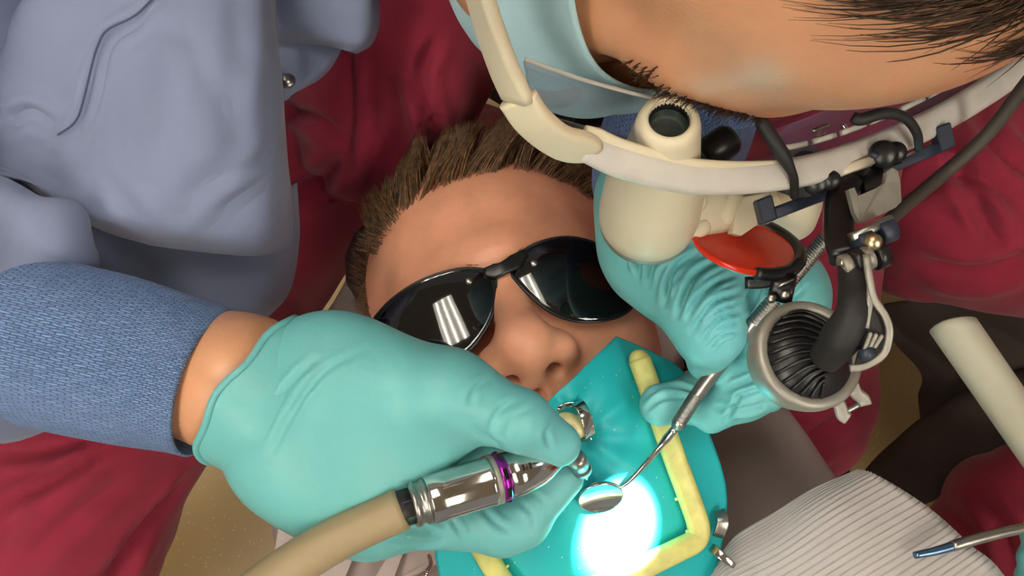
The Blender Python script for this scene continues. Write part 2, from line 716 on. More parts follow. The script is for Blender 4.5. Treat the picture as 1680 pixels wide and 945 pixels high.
# terrazzo chips in the floor colour
nt = MATS['floor_terrazzo'].node_tree
bs = nt.nodes['Principled BSDF']
old = bs.inputs['Base Color'].links[0].from_socket
vo = nt.nodes.new('ShaderNodeTexVoronoi')
vo.inputs['Scale'].default_value = 95
ge = nt.nodes.new('ShaderNodeNewGeometry')
nt.links.new(ge.outputs['Position'], vo.inputs['Vector'])
rp = nt.nodes.new('ShaderNodeValToRGB')
rp.color_ramp.elements[0].position = 0.10
rp.color_ramp.elements[0].color = (1, 1, 1, 1)
rp.color_ramp.elements[1].position = 0.22
rp.color_ramp.elements[1].color = (0, 0, 0, 1)
nt.links.new(vo.outputs['Distance'], rp.inputs['Fac'])
mx = nt.nodes.new('ShaderNodeMixRGB')
mx.inputs['Color2'].default_value = (*lin((206, 184, 140)), 1)
nt.links.new(rp.outputs['Color'], mx.inputs['Fac'])
nt.links.new(old, mx.inputs['Color1'])
nt.links.new(mx.outputs['Color'], bs.inputs['Base Color'])

# white flecks of dried spray on the rubber sheet
nt = MATS['dam_rubber'].node_tree
bs = nt.nodes['Principled BSDF']

# knitted cuff: rows of stitches from the cuff's own unwrapped coordinates
mk = mat('cuff_knit', (112, 148, 200), 0.9, sheen=0.2)
nt = mk.node_tree
bs = nt.nodes['Principled BSDF']
tc = nt.nodes.new('ShaderNodeTexCoord')
mp = nt.nodes.new('ShaderNodeMapping')
mp.inputs['Scale'].default_value = (112, 26, 1)
nt.links.new(tc.outputs['UV'], mp.inputs['Vector'])
nz = nt.nodes.new('ShaderNodeTexNoise')
nz.inputs['Scale'].default_value = 0.9
nz.inputs['Detail'].default_value = 2
nt.links.new(mp.outputs['Vector'], nz.inputs['Vector'])
mxv = nt.nodes.new('ShaderNodeMixRGB')
mxv.blend_type = 'LINEAR_LIGHT'
mxv.inputs['Fac'].default_value = 0.35
nt.links.new(mp.outputs['Vector'], mxv.inputs['Color1'])
nt.links.new(nz.outputs['Color'], mxv.inputs['Color2'])
br = nt.nodes.new('ShaderNodeTexBrick')
br.inputs['Scale'].default_value = 1.0
br.inputs['Mortar Size'].default_value = 0.16
br.inputs['Mortar Smooth'].default_value = 1.0
br.inputs['Brick Width'].default_value = 1.0
br.inputs['Row Height'].default_value = 0.5
br.inputs['Color1'].default_value = (*lin((122, 160, 214)), 1)
br.inputs['Color2'].default_value = (*lin((100, 136, 190)), 1)
br.inputs['Mortar'].default_value = (*lin((78, 106, 154)), 1)
sw = nt.nodes.new('ShaderNodeSeparateXYZ')
cb = nt.nodes.new('ShaderNodeCombineXYZ')
nt.links.new(mxv.outputs['Color'], sw.inputs['Vector'])
nt.links.new(sw.outputs['Y'], cb.inputs['X'])
nt.links.new(sw.outputs['X'], cb.inputs['Y'])
nt.links.new(cb.outputs['Vector'], br.inputs['Vector'])
nt.links.new(br.outputs['Color'], bs.inputs['Base Color'])
bp = nt.nodes.new('ShaderNodeBump')
bp.invert = True
bp.inputs['Strength'].default_value = 0.9
bp.inputs['Distance'].default_value = 0.0012
nt.links.new(br.outputs['Fac'], bp.inputs['Height'])
nt.links.new(bp.outputs['Normal'], bs.inputs['Normal'])

# ------------------------------------------------------------------ the room
def plane(name, x0, x1, y0, y1, z0, z1, material):
    m = MB()
    m.add(*box_vf(((x0 + x1) / 2, (y0 + y1) / 2, (z0 + z1) / 2), ((x1 - x0) / 2, 0, 0), (0, (y1 - y0) / 2, 0), (0, 0, (z1 - z0) / 2)), smooth=False)
    o = m.build(name, material)
    o['kind'] = 'structure'
    return o


floor = plane('floor', -2.6, 2.6, -2.2, 2.2, -0.05, 0.0, 'floor_terrazzo')
ceiling = plane('ceiling', -2.6, 2.6, -2.2, 2.2, CEIL_Z, CEIL_Z + 0.05, 'ceiling_paint')

# troffer lights with three bare tubes each
def troffer(x, y, rz, label):
    t = thing('ceiling_light', label, 'ceiling light', (x, y, CEIL_Z - 0.09), 'ceiling lights')
    c, s = math.cos(rz), math.sin(rz)
    ex = np.array([c, s, 0])
    ey = np.array([-s, c, 0])
    ez = np.array([0, 0, 1.0])
    o = np.array([x, y, CEIL_Z])
    m = MB()
    m.add(*box_vf(o - ez * 0.008, ex * 0.30, ey * 0.62, ez * 0.008), smooth=False)
    m.build('back_plate', 'fixture_white', t)
    for sg in (-1, 1):
        m = MB()
        m.add(*box_vf(o + ex * 0.295 * sg - ez * 0.05, ex * 0.008, ey * 0.62, ez * 0.04), smooth=False)
        m.build('side_rail', 'fixture_white', t)
        m = MB()
        m.add(*box_vf(o + ey * 0.612 * sg - ez * 0.05, ex * 0.287, ey * 0.008, ez * 0.04), smooth=False)
        m.build('end_plate', 'fixture_white', t)
    for k in (-1, 0, 1):
        q = o + ex * 0.19 * k - ez * 0.055
        m = MB()
        m.add(*tube_vf([q - ey * 0.6, q + ey * 0.6], 0.019, 14))
        m.build('lamp_tube', 'tube_glow', t)
    return t


def creases(V, F, lines, seed, amp=.0004):
    """press folds of the loose glove into the surface along 3-D polylines given as pixels of the camera side"""
    N = vnormals(V, F)
    d = CAMZ - V[:, 2]
    px = 840 + V[:, 0] / d * FPX
    py = 472.5 - V[:, 1] / d * FPX
    facing = np.clip(N[:, 2] * 2.5, 0, 1)
    w = np.zeros(len(V))
    for pts, wid, dep in lines:
        q = catmull(np.array(pts, float), 14 if len(pts) > 2 else 6)
        best = np.full(len(V), 1e9)
        tt = np.zeros(len(V))
        for k in range(len(q) - 1):
            a, b = q[k], q[k + 1]
            ab = b - a
            t = np.clip(((px - a[0]) * ab[0] + (py - a[1]) * ab[1]) / (ab @ ab + 1e-9), 0, 1)
            dx, dy = px - a[0] - t * ab[0], py - a[1] - t * ab[1]
            dd = np.sqrt(dx * dx + dy * dy)
            m = dd < best
            best[m] = dd[m]
            tt[m] = (k + t[m]) / (len(q) - 1)
        prof = np.exp(-(best / wid) ** 2) - .75 * np.exp(-((best - 2.1 * wid) / (1.1 * wid)) ** 2)
        w -= dep * prof * facing * np.clip(4 * tt + .15, 0, 1) * np.clip(4 * (1 - tt) + .15, 0, 1)
    w += fbm(V, 60, seed, 2) * amp * 1.6 + fbm(V, 190, seed + 1, 1) * amp * .35
    return V + N * w[:, None]


# ------------------------------------------------------------------ a human head as an implicit surface
def head_sdf(s, fr, nose=1.0, ears=True, mouth=True, sc=1.0):
    e = lambda c, r, k=0.02, **kw: s.ell(np.array(c) * sc, np.array(r) * sc, k * sc, fr=fr, **kw)
    c = lambda a, b, ra, rb, k=0.01, **kw: s.cap(np.array(a) * sc, np.array(b) * sc, ra * sc, rb * sc, k * sc, fr=fr, **kw)
    e((0, .036, -.014), (.076, .084, .096), .01)                      # skull
    e((0, .030, .030), (.066, .050, .053), .03)                        # forehead
    e((0, -.035, .012), (.064, .080, .070), .03)                       # face
    e((0, -.088, .028), (.044, .034, .046), .03)                       # jaw
    e((0, -.112, .062), (.020, .016, .018), .03)                       # chin
    for sx in (-1, 1):
        c((sx * .008, .013, .083), (sx * .040, .012, .070), .010, .011, .022)     # brow
        e((sx * .043, -.032, .056), (.026, .024, .022), .03)                       # cheek bone
        e((sx * .034, -.062, .058), (.026, .030, .020), .03)                       # cheek
        e((sx * .032, -.006, .090), (.018, .013, .016), .014, sub=True)            # socket
        e((sx * .032, -.005, .071), (.0125, .0125, .0125), .004)                   # eye
        c((sx * .021, -.002, .082), (sx * .044, -.003, .077), .0035, .0035, .003)  # lid
    # nose
    c((0, .004, .083), (0, -.034, .104 - .012 * (1 - nose)), .0085, .0105, .014)
    e((0, -.040, .105 - .012 * (1 - nose)), (.0135, .0115, .0125), .010)
    for sx in (-1, 1):
        e((sx * .0155, -.043, .0925), (.0095, .0105, .0125), .008)
    c((0, -.046, .100), (0, -.056, .088), .006, .006, .008)
    for sx in (-1, 1):
        c((sx * .0105, -.0560, .0965), (sx * .0085, -.0440, .0945), .0050, .0042, .0025, sub=True)
        c((sx * .0085, -.0440, .0945), (sx * .0070, -.0300, .0880), .0042, .0035, .002, sub=True)
    # upper lip and mouth
    e((0, -.067, .080), (.026, .014, .013), .016)
    if mouth:
        c((-.022, -.077, .079), (0, -.074, .0885), .0045, .006, .006)
        c((.022, -.077, .079), (0, -.074, .0885), .0045, .006, .006)
        c((-.018, -.087, .078), (.018, -.087, .078), .006, .006, .008)
    c((0, -.058, .0925), (0, -.066, .093), .0028, .0028, .004, sub=True)            # philtrum
    if ears:
        for sx in (-1, 1):
            e((sx * .077, -.008, -.012), (.009, .031, .018), .008)
            e((sx * .084, -.008, -.006), (.006, .018, .010), .006, sub=True)


# ------------------------------------------------------------------ the patient
ROLL = math.radians(17)
up2 = np.array([-math.sin(ROLL), math.cos(ROLL), 0])
TH = math.radians(21)
zz = np.array([0, 0, 1.0])
pF = zz * math.cos(TH) + up2 * math.sin(TH)
pU = up2 * math.cos(TH) - zz * math.sin(TH)
pX = np.cross(pU, pF)
YAW = math.radians(4)
pF, pX = pF * math.cos(YAW) + pX * math.sin(YAW), pX * math.cos(YAW) - pF * math.sin(YAW)
HSC = 1.06
PF = frame(P(827, 474, .462) - pF * 0.080 * HSC, pX, pU, pF)

patient = thing('person', 'reclining patient with short brown hair, face up beneath the teal sheet', 'person', loc(PF, (0, 0, -.12)))
s = SDF()
head_sdf(s, PF, sc=HSC)
s.cap((0, -.05, -.035), (0, -.185, -.055), .052, .056, .03, fr=PF)
s.cap((-.15, -.235, -.10), (.15, -.235, -.10), .058, .058, .05, fr=PF)
s.ell((0, -.32, -.085), (.17, .13, .085), .04, fr=PF)
V, F = s.mesh(0.0019)
V = relax(V, F, 1, 0.4)
PHV, PHN = V, vnormals(V, F)
link('body', mesh_np('body', V, F), 'patient_skin', patient)

# hair: short, swept up from the hairline
L = tolocal(PF, PHV) / HSC
LN = PHN @ PF[1]
x, y, z = L.T
hl = 0.066 - 9.0 * np.clip(np.abs(x) - 0.015, 0, 1) ** 2
scalp = ((y > hl) & (np.abs(x) < .062)) | ((np.abs(x) >= .050) & (z < .040 - 0.25 * np.clip(.05 - y, 0, 1)) & (y > -.030)) | ((z < -.02) & (y > -.06))
scalp &= ~((np.abs(x) > .066) & (np.abs(y + .008) < .034) & (np.abs(z + .008) < .022))
cand = np.where(scalp)[0]
pick = RNG.choice(cand, 20000)
Lp, Np = L[pick], LN[pick]
topw = np.clip((Lp[:, 1] - .035) / .035, 0, 1) * np.clip((Lp[:, 2] + .08) / .08, 0, 1)
lens = 0.009 + 0.021 * topw * RNG.uniform(.6, 1.15, len(pick))
side = 1 - topw
dl = Np * .55 + np.stack([.55 * topw + .05 * np.sign(Lp[:, 0]) * side, .45 * topw - .05 * side, .25 * topw - .45 * side], 1)
wave = np.stack([fbm(Lp, 90, 3, 2), fbm(Lp, 90, 4, 2), fbm(Lp, 90, 5, 2)], 1)
dl += wave * .22 + RNG.normal(size=dl.shape) * .05
dl /= np.linalg.norm(dl, axis=1)[:, None]
nc = 420
ci = RNG.choice(len(pick), nc, replace=False)
own = np.empty(len(pick), dtype=int)
for a0 in range(0, len(pick), 2000):
    own[a0:a0 + 2000] = np.argmin(((Lp[a0:a0 + 2000, None] - Lp[ci][None]) ** 2).sum(2), 1)
ctip = Lp[ci] + (dl[ci] + RNG.normal(size=(nc, 3)) * .16) * (lens[ci] * RNG.uniform(.9, 1.25, nc))[:, None]
tip = Lp + dl * lens[:, None]
cw_ = (.25 + .55 * topw)[:, None]
tip = tip * (1 - cw_) + (ctip[own] + (Lp - Lp[ci][own]) * .35) * cw_
dv_ = tip - Lp
hairs('hair', PHV[pick] - PHN[pick] * .001, dv_ @ PF[1].T, np.linalg.norm(dv_, axis=1), 0.00030, 'patient_hair', patient, droop=(np.array([.10, -.02, -.22]) @ PF[1].T)[None], seg=4, jit=.05)

# eyebrows
for sx in (-1, 1):
    bm = (np.abs(x * sx - .030) < .021) & (np.abs(y - (.009 - .10 * np.abs(x * sx - .030))) < .0040) & (z > .05)
    c_ = np.where(bm)[0]
    pk = RNG.choice(c_, 350)
    hairs('eyebrow', PHV[pk], (PHN[pk] * .35 + (pX * sx)[None] * .9 + pU[None] * .15 + RNG.normal(size=(350, 3)) * .15), RNG.uniform(.003, .004, 350), .00015, 'patient_hair', patient, seg=2)

# grey shirt under the bib
s = SDF()
s.ell((0, -.335, -.088), (.185, .135, .098), .05, fr=PF)
s.cap((-.17, -.245, -.100), (.17, -.245, -.100), .074, .074, .05, fr=PF)
s.cap((0, -.17, -.045), (0, -.10, -.03), .062, .050, .005, fr=PF, sub=True)
V, F = s.mesh(0.006)
V = V + vnormals(V, F) * (fbm(V, 40, 9) * .003)[:, None]
link('shirt', mesh_np('shirt', V, F), 'shirt_grey', patient)

# ------------------------------------------------------------------ the dentist
dX = nrm((.72, .35, -.60))
dF = nrm((.13, -.917, -.378) - dX * np.dot((.13, -.917, -.378), dX))
dU = np.cross(dF, dX)
PITCH = math.radians(9)
RO = math.radians(8)
dX, dU = dX * math.cos(RO) + dU * math.sin(RO), dU * math.cos(RO) - dX * math.sin(RO)
dU, dF = dU * math.cos(PITCH) + dF * math.sin(PITCH), dF * math.cos(PITCH) - dU * math.sin(PITCH)
DF = frame(P(1262, 128, .267) - dU * .012 - dF * .088, dX, dU, dF)

dentist = thing('person', 'dentist in blue gown and maroon scrubs leaning over the patient with magnifying glasses', 'person', (0.10, 0.38, 0.0))
R_WR = P(400, 632, .372)
R_EL = np.array([-.420, .025, .862])
R_SH = np.array([-.15, .32, .92])
L_WR = P(1095, 330, .400)
L_EL = np.array([.135, .29, .81])
L_SH = np.array([.33, .34, .96])
s = SDF()
head_sdf(s, DF, nose=0.0)
NECK = loc(DF, (0, -.05, -.05))
CH = np.array([.11, .40, .93])
s.cap(NECK, CH + np.array([0, -.02, .06]), .055, .065, .04)
s.cap(R_SH, L_SH, .075, .075, .05)
s.ell(CH + np.array([0, .06, -.10]), (.16, .12, .20), .06)
s.cap(R_SH, R_EL, .046, .036, .03)
s.cap(R_EL, R_WR, .036, .0288, .02)
s.cap(R_WR, P(470, 665, .368), .0292, .026, .01)
s.cap(L_SH, L_EL, .052, .042, .03)
s.cap(L_EL, L_WR, .042, .028, .02)
V, F = s.mesh(0.0030)
V = relax(V, F, 2, 0.5)
DHV, DHN = V, vnormals(V, F)
link('body', mesh_np('body', V, F), 'dentist_skin', dentist)

# hair, long fringe strands falling on the forehead
L = tolocal(DF, DHV)
LN = DHN @ DF[1]
x, y, z = L.T
inhead = (np.abs(x) < .1) & (y > -.06) & (y < .14) & (np.abs(z) < .13)
scalp = inhead & (((y > .096) & (np.abs(x) < .07)) | ((np.abs(x) > .055) & (z < .015) & (y > -.02)) | ((z < -.03) & (y > -.06)))
scalp &= ~((np.abs(x) > .066) & (np.abs(y + .008) < .034) & (np.abs(z + .01) < .024))
cand = np.where(scalp)[0]
pick = RNG.choice(cand, 14000)
Lp, Np = L[pick], LN[pick]
fr_ = np.clip((Lp[:, 2] - .01) / .04, 0, 1)
lens = .022 * RNG.uniform(.6, 1.2, len(pick))
cl = np.stack([fbm(Lp, 200, 13, 2), fbm(Lp, 200, 14, 2), fbm(Lp, 200, 15, 2)], 1)
dl = Np * .30 + np.stack([-.55 * fr_, -.35 + .1 * fr_, .25 + .15 * fr_], 1) + cl * .40 + RNG.normal(size=Lp.shape) * .05
hairs('hair', DHV[pick] - DHN[pick] * .001, dl @ DF[1].T, lens, .0003, 'dentist_hair', dentist, seg=4, jit=.08,
      droop=(np.array([0, -.25, -.15]) @ DF[1].T)[None])
# loose wisps of the fringe
wr, wd_, wl_ = [], [], []
front = np.where(inhead & (y > .086) & (y < .108) & (z > .0) & (np.abs(x) < .06))[0]
for k in range(16):
    c_ = RNG.choice(front)
    near = front[np.argsort(((DHV[front] - DHV[c_]) ** 2).sum(1))[:14]]
    d_ = LN[c_] * .10 + np.array([RNG.uniform(-.95, -.45), RNG.uniform(-.5, -.15), RNG.uniform(.1, .4)])
    d_ = d_ - LN[c_] * max(0, -d_ @ LN[c_]) * 1.1
    for t_ in range(70):
        wr.append(DHV[RNG.choice(near)] + RNG.normal(size=3) * .0008)
        wd_.append(d_ + RNG.normal(size=3) * .05)
        wl_.append(RNG.uniform(.018, .036))
hairs('hair_wisps', np.array(wr), np.array(wd_) @ DF[1].T, np.array(wl_), .00028, 'dentist_hair', dentist, seg=5, jit=.06,
      droop=(np.array([.05, -.35, -.30]) @ DF[1].T)[None])
for sx in (-1, 1):
    bm = inhead & (np.abs(x * sx - .032) < .024) & (np.abs(y - (.016 - .12 * np.abs(x * sx - .030))) < .0055) & (z > .04)
    c_ = np.where(bm)[0]
    pk = RNG.choice(c_, 420)
    hairs('eyebrow', DHV[pk], (DHN[pk] * .05 + (dX * sx)[None] * .8 + dU[None] * .25 + RNG.normal(size=(420, 3)) * .10), RNG.uniform(.004, .007, 420), .00018, 'dentist_hair', dentist, seg=2)

# gown: body and sleeves
s = SDF()
s.cap(R_SH, L_SH, .092, .092, .05)
s.ell(CH + np.array([0, .08, -.12]), (.185, .13, .24), .06)
s.cap(R_SH, R_EL, .066, .060, .03)
s.cap(R_EL, P(-40, 520, .390), .058, .048, .02)
s.cap(P(-40, 520, .385), P(40, 470, .395), .046, .020, .02)
s.cap(P(-90, 500, .38), P(20, 640, .39), .040, .016, .02)
s.cap(P(-60, 380, .40), P(95, 400, .405), .024, .014, .012)
s.cap(P(-60, 440, .385), P(60, 440, .395), .022, .012, .008)
s.cap(P(-30, 345, .385), P(90, 372, .386), .017, .013, .004)
s.cap(P(90, 372, .386), P(138, 428, .392), .013, .008, .004)
s.cap(P(-30, 412, .376), P(55, 400, .380), .012, .010, .003)
s.cap(P(-20, 455, .374), P(30, 450, .378), .010, .008, .003)
s.cap(L_SH, L_EL, .075, .065, .03)
s.cap(L_EL, L_WR + (L_EL - L_WR) * .42, .062, .042, .02)
V, F = s.mesh(0.0045)
V = relax(V, F, 2, .5)
N = vnormals(V, F)
V = V + N * (fbm(V, 75, 21, 2) * .0055 + .0060 * np.abs(np.sin(V @ np.array([60., 35, 20]) + 2 * fbm(V, 25, 22, 1))))[:, None]
gown = link('gown', mesh_np('gown', V, F), 'gown_cloth', dentist)


def gfold(seed, a1=.0035, a2=.0012, s1=26, s2=75):
    return lambda G, u, v: fbm(G, s1, seed, 1) * a1 + fbm(G, s2, seed + 1, 2) * a2


# hanging front of the gown, seen from above as three overlapping falls of cloth
gf_me, gf_G = sheet('gown_front', [
    [(-120, -90, .47), (40, -90, .40), (200, -90, .385), (330, -90, .39), (425, -90, .41), (452, -90, .455)],
    [(-120, 60, .46), (40, 60, .40), (190, 60, .385), (320, 60, .375), (432, 60, .40), (456, 62, .455)],
    [(-120, 190, .46), (30, 185, .415), (180, 190, .390), (310, 190, .372), (438, 180, .398), (464, 182, .455)],
    [(-120, 250, .47), (10, 265, .43), (150, 290, .392), (290, 290, .378), (440, 290, .405), (470, 290, .46)],
    [(-120, 275, .47), (0, 285, .43), (120, 350, .40), (260, 372, .39), (420, 385, .41), (476, 350, .46)],
    [(-120, 290, .50), (0, 296, .455), (100, 362, .425), (240, 402, .415), (400, 415, .42), (476, 400, .465)],
], None, None, 110, 110, fold=gfold(31), raw=True)
gv = np.empty(len(gf_me.vertices) * 3, dtype=np.float32)
gf_me.vertices.foreach_get('co', gv)
gv = gv.reshape(-1, 3).astype(float)
gq = np.array([list(f.vertices) for f in gf_me.polygons])
GOWN_LINES = [([(274, -16), (234, 30), (190, 56), (172, 84), (162, 116), (147, 178), (132, 210), (105, 232)], 9, .0022),
              ([(20, 205), (50, 188), (90, 215)], 12, .0040), ([(150, 215), (205, 290), (285, 385)], 16, -.0011), ([(485, 252), (420, 290), (330, 330)], 11, -.0012),
              ([(440, 200), (390, 290), (285, 400)], 17, -.0012), ([(425, -20), (420, 120), (408, 240)], 18, -.0013),
              ([(200, 60), (270, 55), (340, 70)], 16, .0007), ([(168, 90), (160, 180), (120, 270)], 18, .0012),
              ([(40, 290), (110, 322), (190, 318)], 10, -.0008), ([(300, -20), (320, 90), (380, 200)], 22, .0009)]
gv = creases(gv, gq, GOWN_LINES, 36, .0002)
gf_me.vertices.foreach_set('co', gv.astype(np.float32).ravel())
gf_me.update()
link('gown_front', gf_me, 'gown_cloth', dentist)
sheet('gown_lining', [
    [(60, 300, .47), (200, 330, .46), (330, 330, .455), (440, 320, .46), (478, 300, .475)],
    [(40, 380, .475), (190, 400, .462), (330, 400, .452), (440, 385, .452), (478, 372, .475)],
    [(60, 430, .48), (200, 460, .468), (320, 455, .455), (430, 440, .452), (474, 430, .475)],
    [(100, 470, .49), (230, 505, .475), (330, 500, .462), (420, 492, .458), (462, 478, .475)],
    [(140, 500, .50), (260, 530, .485), (340, 530, .475), (405, 524, .47), (432, 515, .48)],
], 'gown_cloth', dentist, 46, 46, fold=gfold(35))
col = sheet('gown_collar', [
    [(425, -60, .46), (480, -60, .452), (540, -60, .446), (590, -60, .45), (618, -60, .462)],
    [(430, 0, .46), (485, 0, .452), (545, 0, .445), (598, 0, .448), (621, 2, .462)],
    [(438, 40, .462), (490, 42, .455), (545, 42, .448), (598, 42, .450), (621, 44, .464)],
    [(442, 62, .468), (490, 60, .462), (540, 64, .452), (590, 70, .452), (609, 74, .466)],
    [(446, 72, .474), (490, 72, .468), (535, 76, .460), (572, 84, .456), (586, 89, .468)],
], 'gown_cloth', dentist, 40, 40, fold=gfold(37, .002, .0006))
sheet('gown_collar', [
    [(436, 40, .475), (475, 40, .474), (510, 45, .474), (545, 60, .476), (566, 70, .480)],
    [(442, 80, .476), (478, 78, .473), (512, 82, .472), (540, 92, .474), (555, 96, .480)],
    [(448, 115, .478), (480, 112, .474), (508, 112, .472), (530, 116, .474), (542, 117, .481)],
    [(454, 142, .480), (480, 138, .476), (500, 134, .474), (514, 134, .476), (523, 135, .482)],
    [(458, 168, .484), (470, 164, .481), (480, 158, .480), (490, 153, .481), (500, 148, .485)],
], 'gown_cloth', dentist, 30, 30, fold=gfold(39, .001, .0005))
sheet('gown_lining', [
    [(-160, 120, .47), (-40, 120, .46), (60, 150, .455), (140, 200, .45)],
    [(-160, 250, .47), (-40, 250, .465), (60, 270, .46), (140, 300, .46)],
    [(-160, 380, .46), (-40, 380, .46), (60, 390, .465), (160, 420, .47)],
], 'gown_cloth', dentist, 24, 24, fold=gfold(45))
# stitched seam along the flap edge
gfv = gv[:110 * 110]
gfd = CAMZ - gfv[:, 2]
gfx, gfy = 840 + gfv[:, 0] / gfd * FPX, 472.5 - gfv[:, 1] / gfd * FPX
seam = []
for sx_, sy_ in catmull(np.array([(262., -16), (222, 26), (176, 48), (160, 76), (150, 110), (135, 172), (122, 202), (95, 221)]), 60):
    w_ = np.argsort((gfx - sx_) ** 2 + (gfy - sy_) ** 2)[:6]
    seam.append(P(sx_, sy_, float(gfd[w_].min()) - .0010))
seam = np.array(seam)
for _ in range(6):
    seam[1:-1] = .5 * seam[1:-1] + .25 * (seam[:-2] + seam[2:])
m = MB()
m.add(*tube_vf(seam, .0005, 8))
m.build('gown_seam', 'seam_thread', dentist)
# snap button
m = MB()
a_ = P(470, 130, .462)
m.add(*lathe_vf(a_, a_ + np.array([.0, .12, .4]), [(-.006, .0022), (-.003, .0022), (-.0026, .0042), (-.0015, .0046), (-.0008, .0040), (0, .0030), (.0012, .0026), (.0014, .0012)], 24))
m.build('snap_button', 'steel_satin', dentist)

# knitted cuffs
def cuff(name, path, rad, up, flat, rough_edge=True):
    path = catmull(path, 40)
    rad = np.interp(np.linspace(0, 1, 40), np.linspace(0, 1, len(rad)), rad)
    n = 72
    T, A, B = frames(path, up)
    V = []
    for i in range(40):
        for j in range(n):
            a = 2 * math.pi * j / n
            r = rad[i] * (1 + .012 * math.sin(3 * a + i * .21) + .008 * math.sin(5 * a - i * .4))
            V.append(path[i] + r * (math.cos(a) * A[i] * flat + math.sin(a) * B[i]))
    # rolled inner lip
    for q, dr in ((0, .955), (-2.0, .90)):
        for j in range(n):
            a = 2 * math.pi * j / n
            V.append(path[-1] + T[-1] * (.0008 if q == 0 else -.012) + rad[-1] * dr * (math.cos(a) * A[-1] * flat + math.sin(a) * B[-1]))
    F = []
    for i in range(41):
        for j in range(n):
            k = (j + 1) % n
            F.append((i * n + j, i * n + k, (i + 1) * n + k, (i + 1) * n + j))
    me = mesh_np(name, V, F)
    uv = me.uv_layers.new(name='UVMap')
    data = np.zeros((len(me.loops), 2), dtype=np.float32)
    li = 0
    for f in F:
        j0 = f[0] % n
        for c_, vi in enumerate(f):
            i, j = divmod(vi, n)
            jj = j0 + (1 if c_ in (1, 2) else 0)
            data[li] = (jj / n, min(i, 40) / 40)
            li += 1
    uv.data.foreach_set('uv', data.ravel())
    return link(name, me, 'cuff_knit', dentist)


cuff('knit_cuff', [P(-30, 530, .385), P(40, 550, .382), P(160, 580, .378), P(270, 608, .375), P(345, 629, .373)],
     [.034, S(140, .38), S(138, .378), S(130, .375), S(124, .373)], (0, 0, 1), 1.0)
cuff('knit_cuff', [L_WR + (L_EL - L_WR) * .46, L_WR + (L_EL - L_WR) * .2, P(1092, 265, .405), P(1090, 325, .402)],
     [.037, .036, .0345, .033], (0, 0, 1), .95)

# maroon scrubs: lap, thighs, hanging shirt
s = SDF()
HIP_R, HIP_L = np.array([-.06, .30, .62]), np.array([.22, .32, .62])
s.cap(HIP_R, P(60, 860, .66), .100, .082, .06)
s.cap(P(60, 860, .66), P(20, 1150, .70), .082, .070, .04)
s.cap(P(20, 1150, .70), P(-160, 1300, 1.18), .066, .050, .03)
s.cap(HIP_L, P(1265, 622, .63), .105, .068, .06)
s.cap(P(1265, 622, .63), P(1290, 640, 1.10), .064, .050, .03)
s.ell((.07, .38, .64), (.20, .13, .16), .06)
s.cap(HIP_R, HIP_L, .085, .085, .06)
s.cap(P(760, 350, .96), P(1000, 480, .96), .12, .12, .08)
s.ell(P(600, 130, .590), (.052, .088, .062), .010)
s.ell(P(660, 20, .560), (.060, .080, .055), .012)
s.cap(P(800, 20, .57), P(735, 175, .60), .022, .016, .008)
V, F = s.mesh(0.0042)
V = relax(V, F, 2, .5)
N = vnormals(V, F)
fd = fbm(V, 28, 41, 2) * .006 + .004 * np.abs(np.sin(V @ np.array([28., -38, 10]) + 2.2 * fbm(V, 13, 42, 1))) ** .7 + fbm(V, 90, 43, 2) * .0012
V = V + N * fd[:, None]
V = creases(V, F, [([(455, 178), (515, 192), (568, 230)], 10, .006), ([(592, 60), (594, 180), (588, 310)], 9, -.005),
                   ([(560, 250), (520, 300), (470, 320)], 14, .007), ([(720, 60), (690, 130), (722, 240)], 10, .006),
                   ([(640, 120), (650, 220), (610, 310)], 14, .003),
                   ([(-10, 748), (80, 740), (195, 700)], 8, .006), ([(-10, 842), (110, 775), (215, 705)], 8, .006),
                   ([(170, 960), (245, 860), (325, 775)], 12, .008), ([(30, 930), (120, 850), (200, 790)], 14, .004),
                   ([(1190, 740), (1290, 735), (1390, 680)], 10, .006), ([(1200, 770), (1300, 755), (1370, 720)], 9, .005),
                   ([(850, 330), (920, 350), (985, 320)], 12, .006), ([(940, 450), (980, 430), (1010, 380)], 12, .006)], 47, .0004)
link('scrubs', mesh_np('scrubs', V, F), 'scrub_cloth', dentist)

# ------------------------------------------------------------------ gloved hands
# right hand, holding the handpiece
s = SDF()
fl = ((0, .15, 1.0), .60)
s.cap(P(528, 690, .366), P(545, 700, .366), .0345, .0350, .01, flat=(fl[0], .72))
s.cap(P(520, 695, .366), P(585, 735, .367), .0360, .0360, .02, flat=fl)
s.cap(P(540, 618, .363), P(735, 648, .353), .0170, .0160, .025)                     # thumb metacarpal
s.cap(P(735, 645, .352), P(850, 690, .353), .0165, .0125, .012)
s.cap(P(850, 690, .353), P(915, 729, .362), .0122, .0092, .005)
s.cap(P(560, 640, .362), P(690, 690, .364), .026, .018, .025, flat=((0, 0, 1), .6))  # web
s.cap(P(490, 745, .370), P(610, 840, .376), .0195, .0160, .03)                     # index metacarpal
s.cap(P(610, 838, .376), P(825, 866, .392), .0150, .0122, .012)
s.cap(P(825, 866, .392), P(862, 856, .392), .0125, .0115, .006)
s.cap(P(858, 856, .391), P(924, 783, .388), .0112, .0088, .005)
s.cap(P(500, 740, .385), P(600, 830, .394), .018, .014, .02)                       # middle finger
s.cap(P(600, 830, .394), P(790, 845, .405), .0125, .0105, .006)
s.cap(P(790, 845, .405), P(895, 800, .406), .0105, .0080, .004)
s.cap(P(490, 730, .392), P(580, 800, .404), .017, .013, .02)                       # ring finger
s.cap(P(580, 800, .404), P(720, 800, .408), .0120, .0100, .005)
s.cap(P(720, 800, .408), P(800, 750, .405), .0100, .0080, .004)
s.cap(P(480, 700, .390), P(570, 750, .404), .015, .0115, .02)                      # little finger
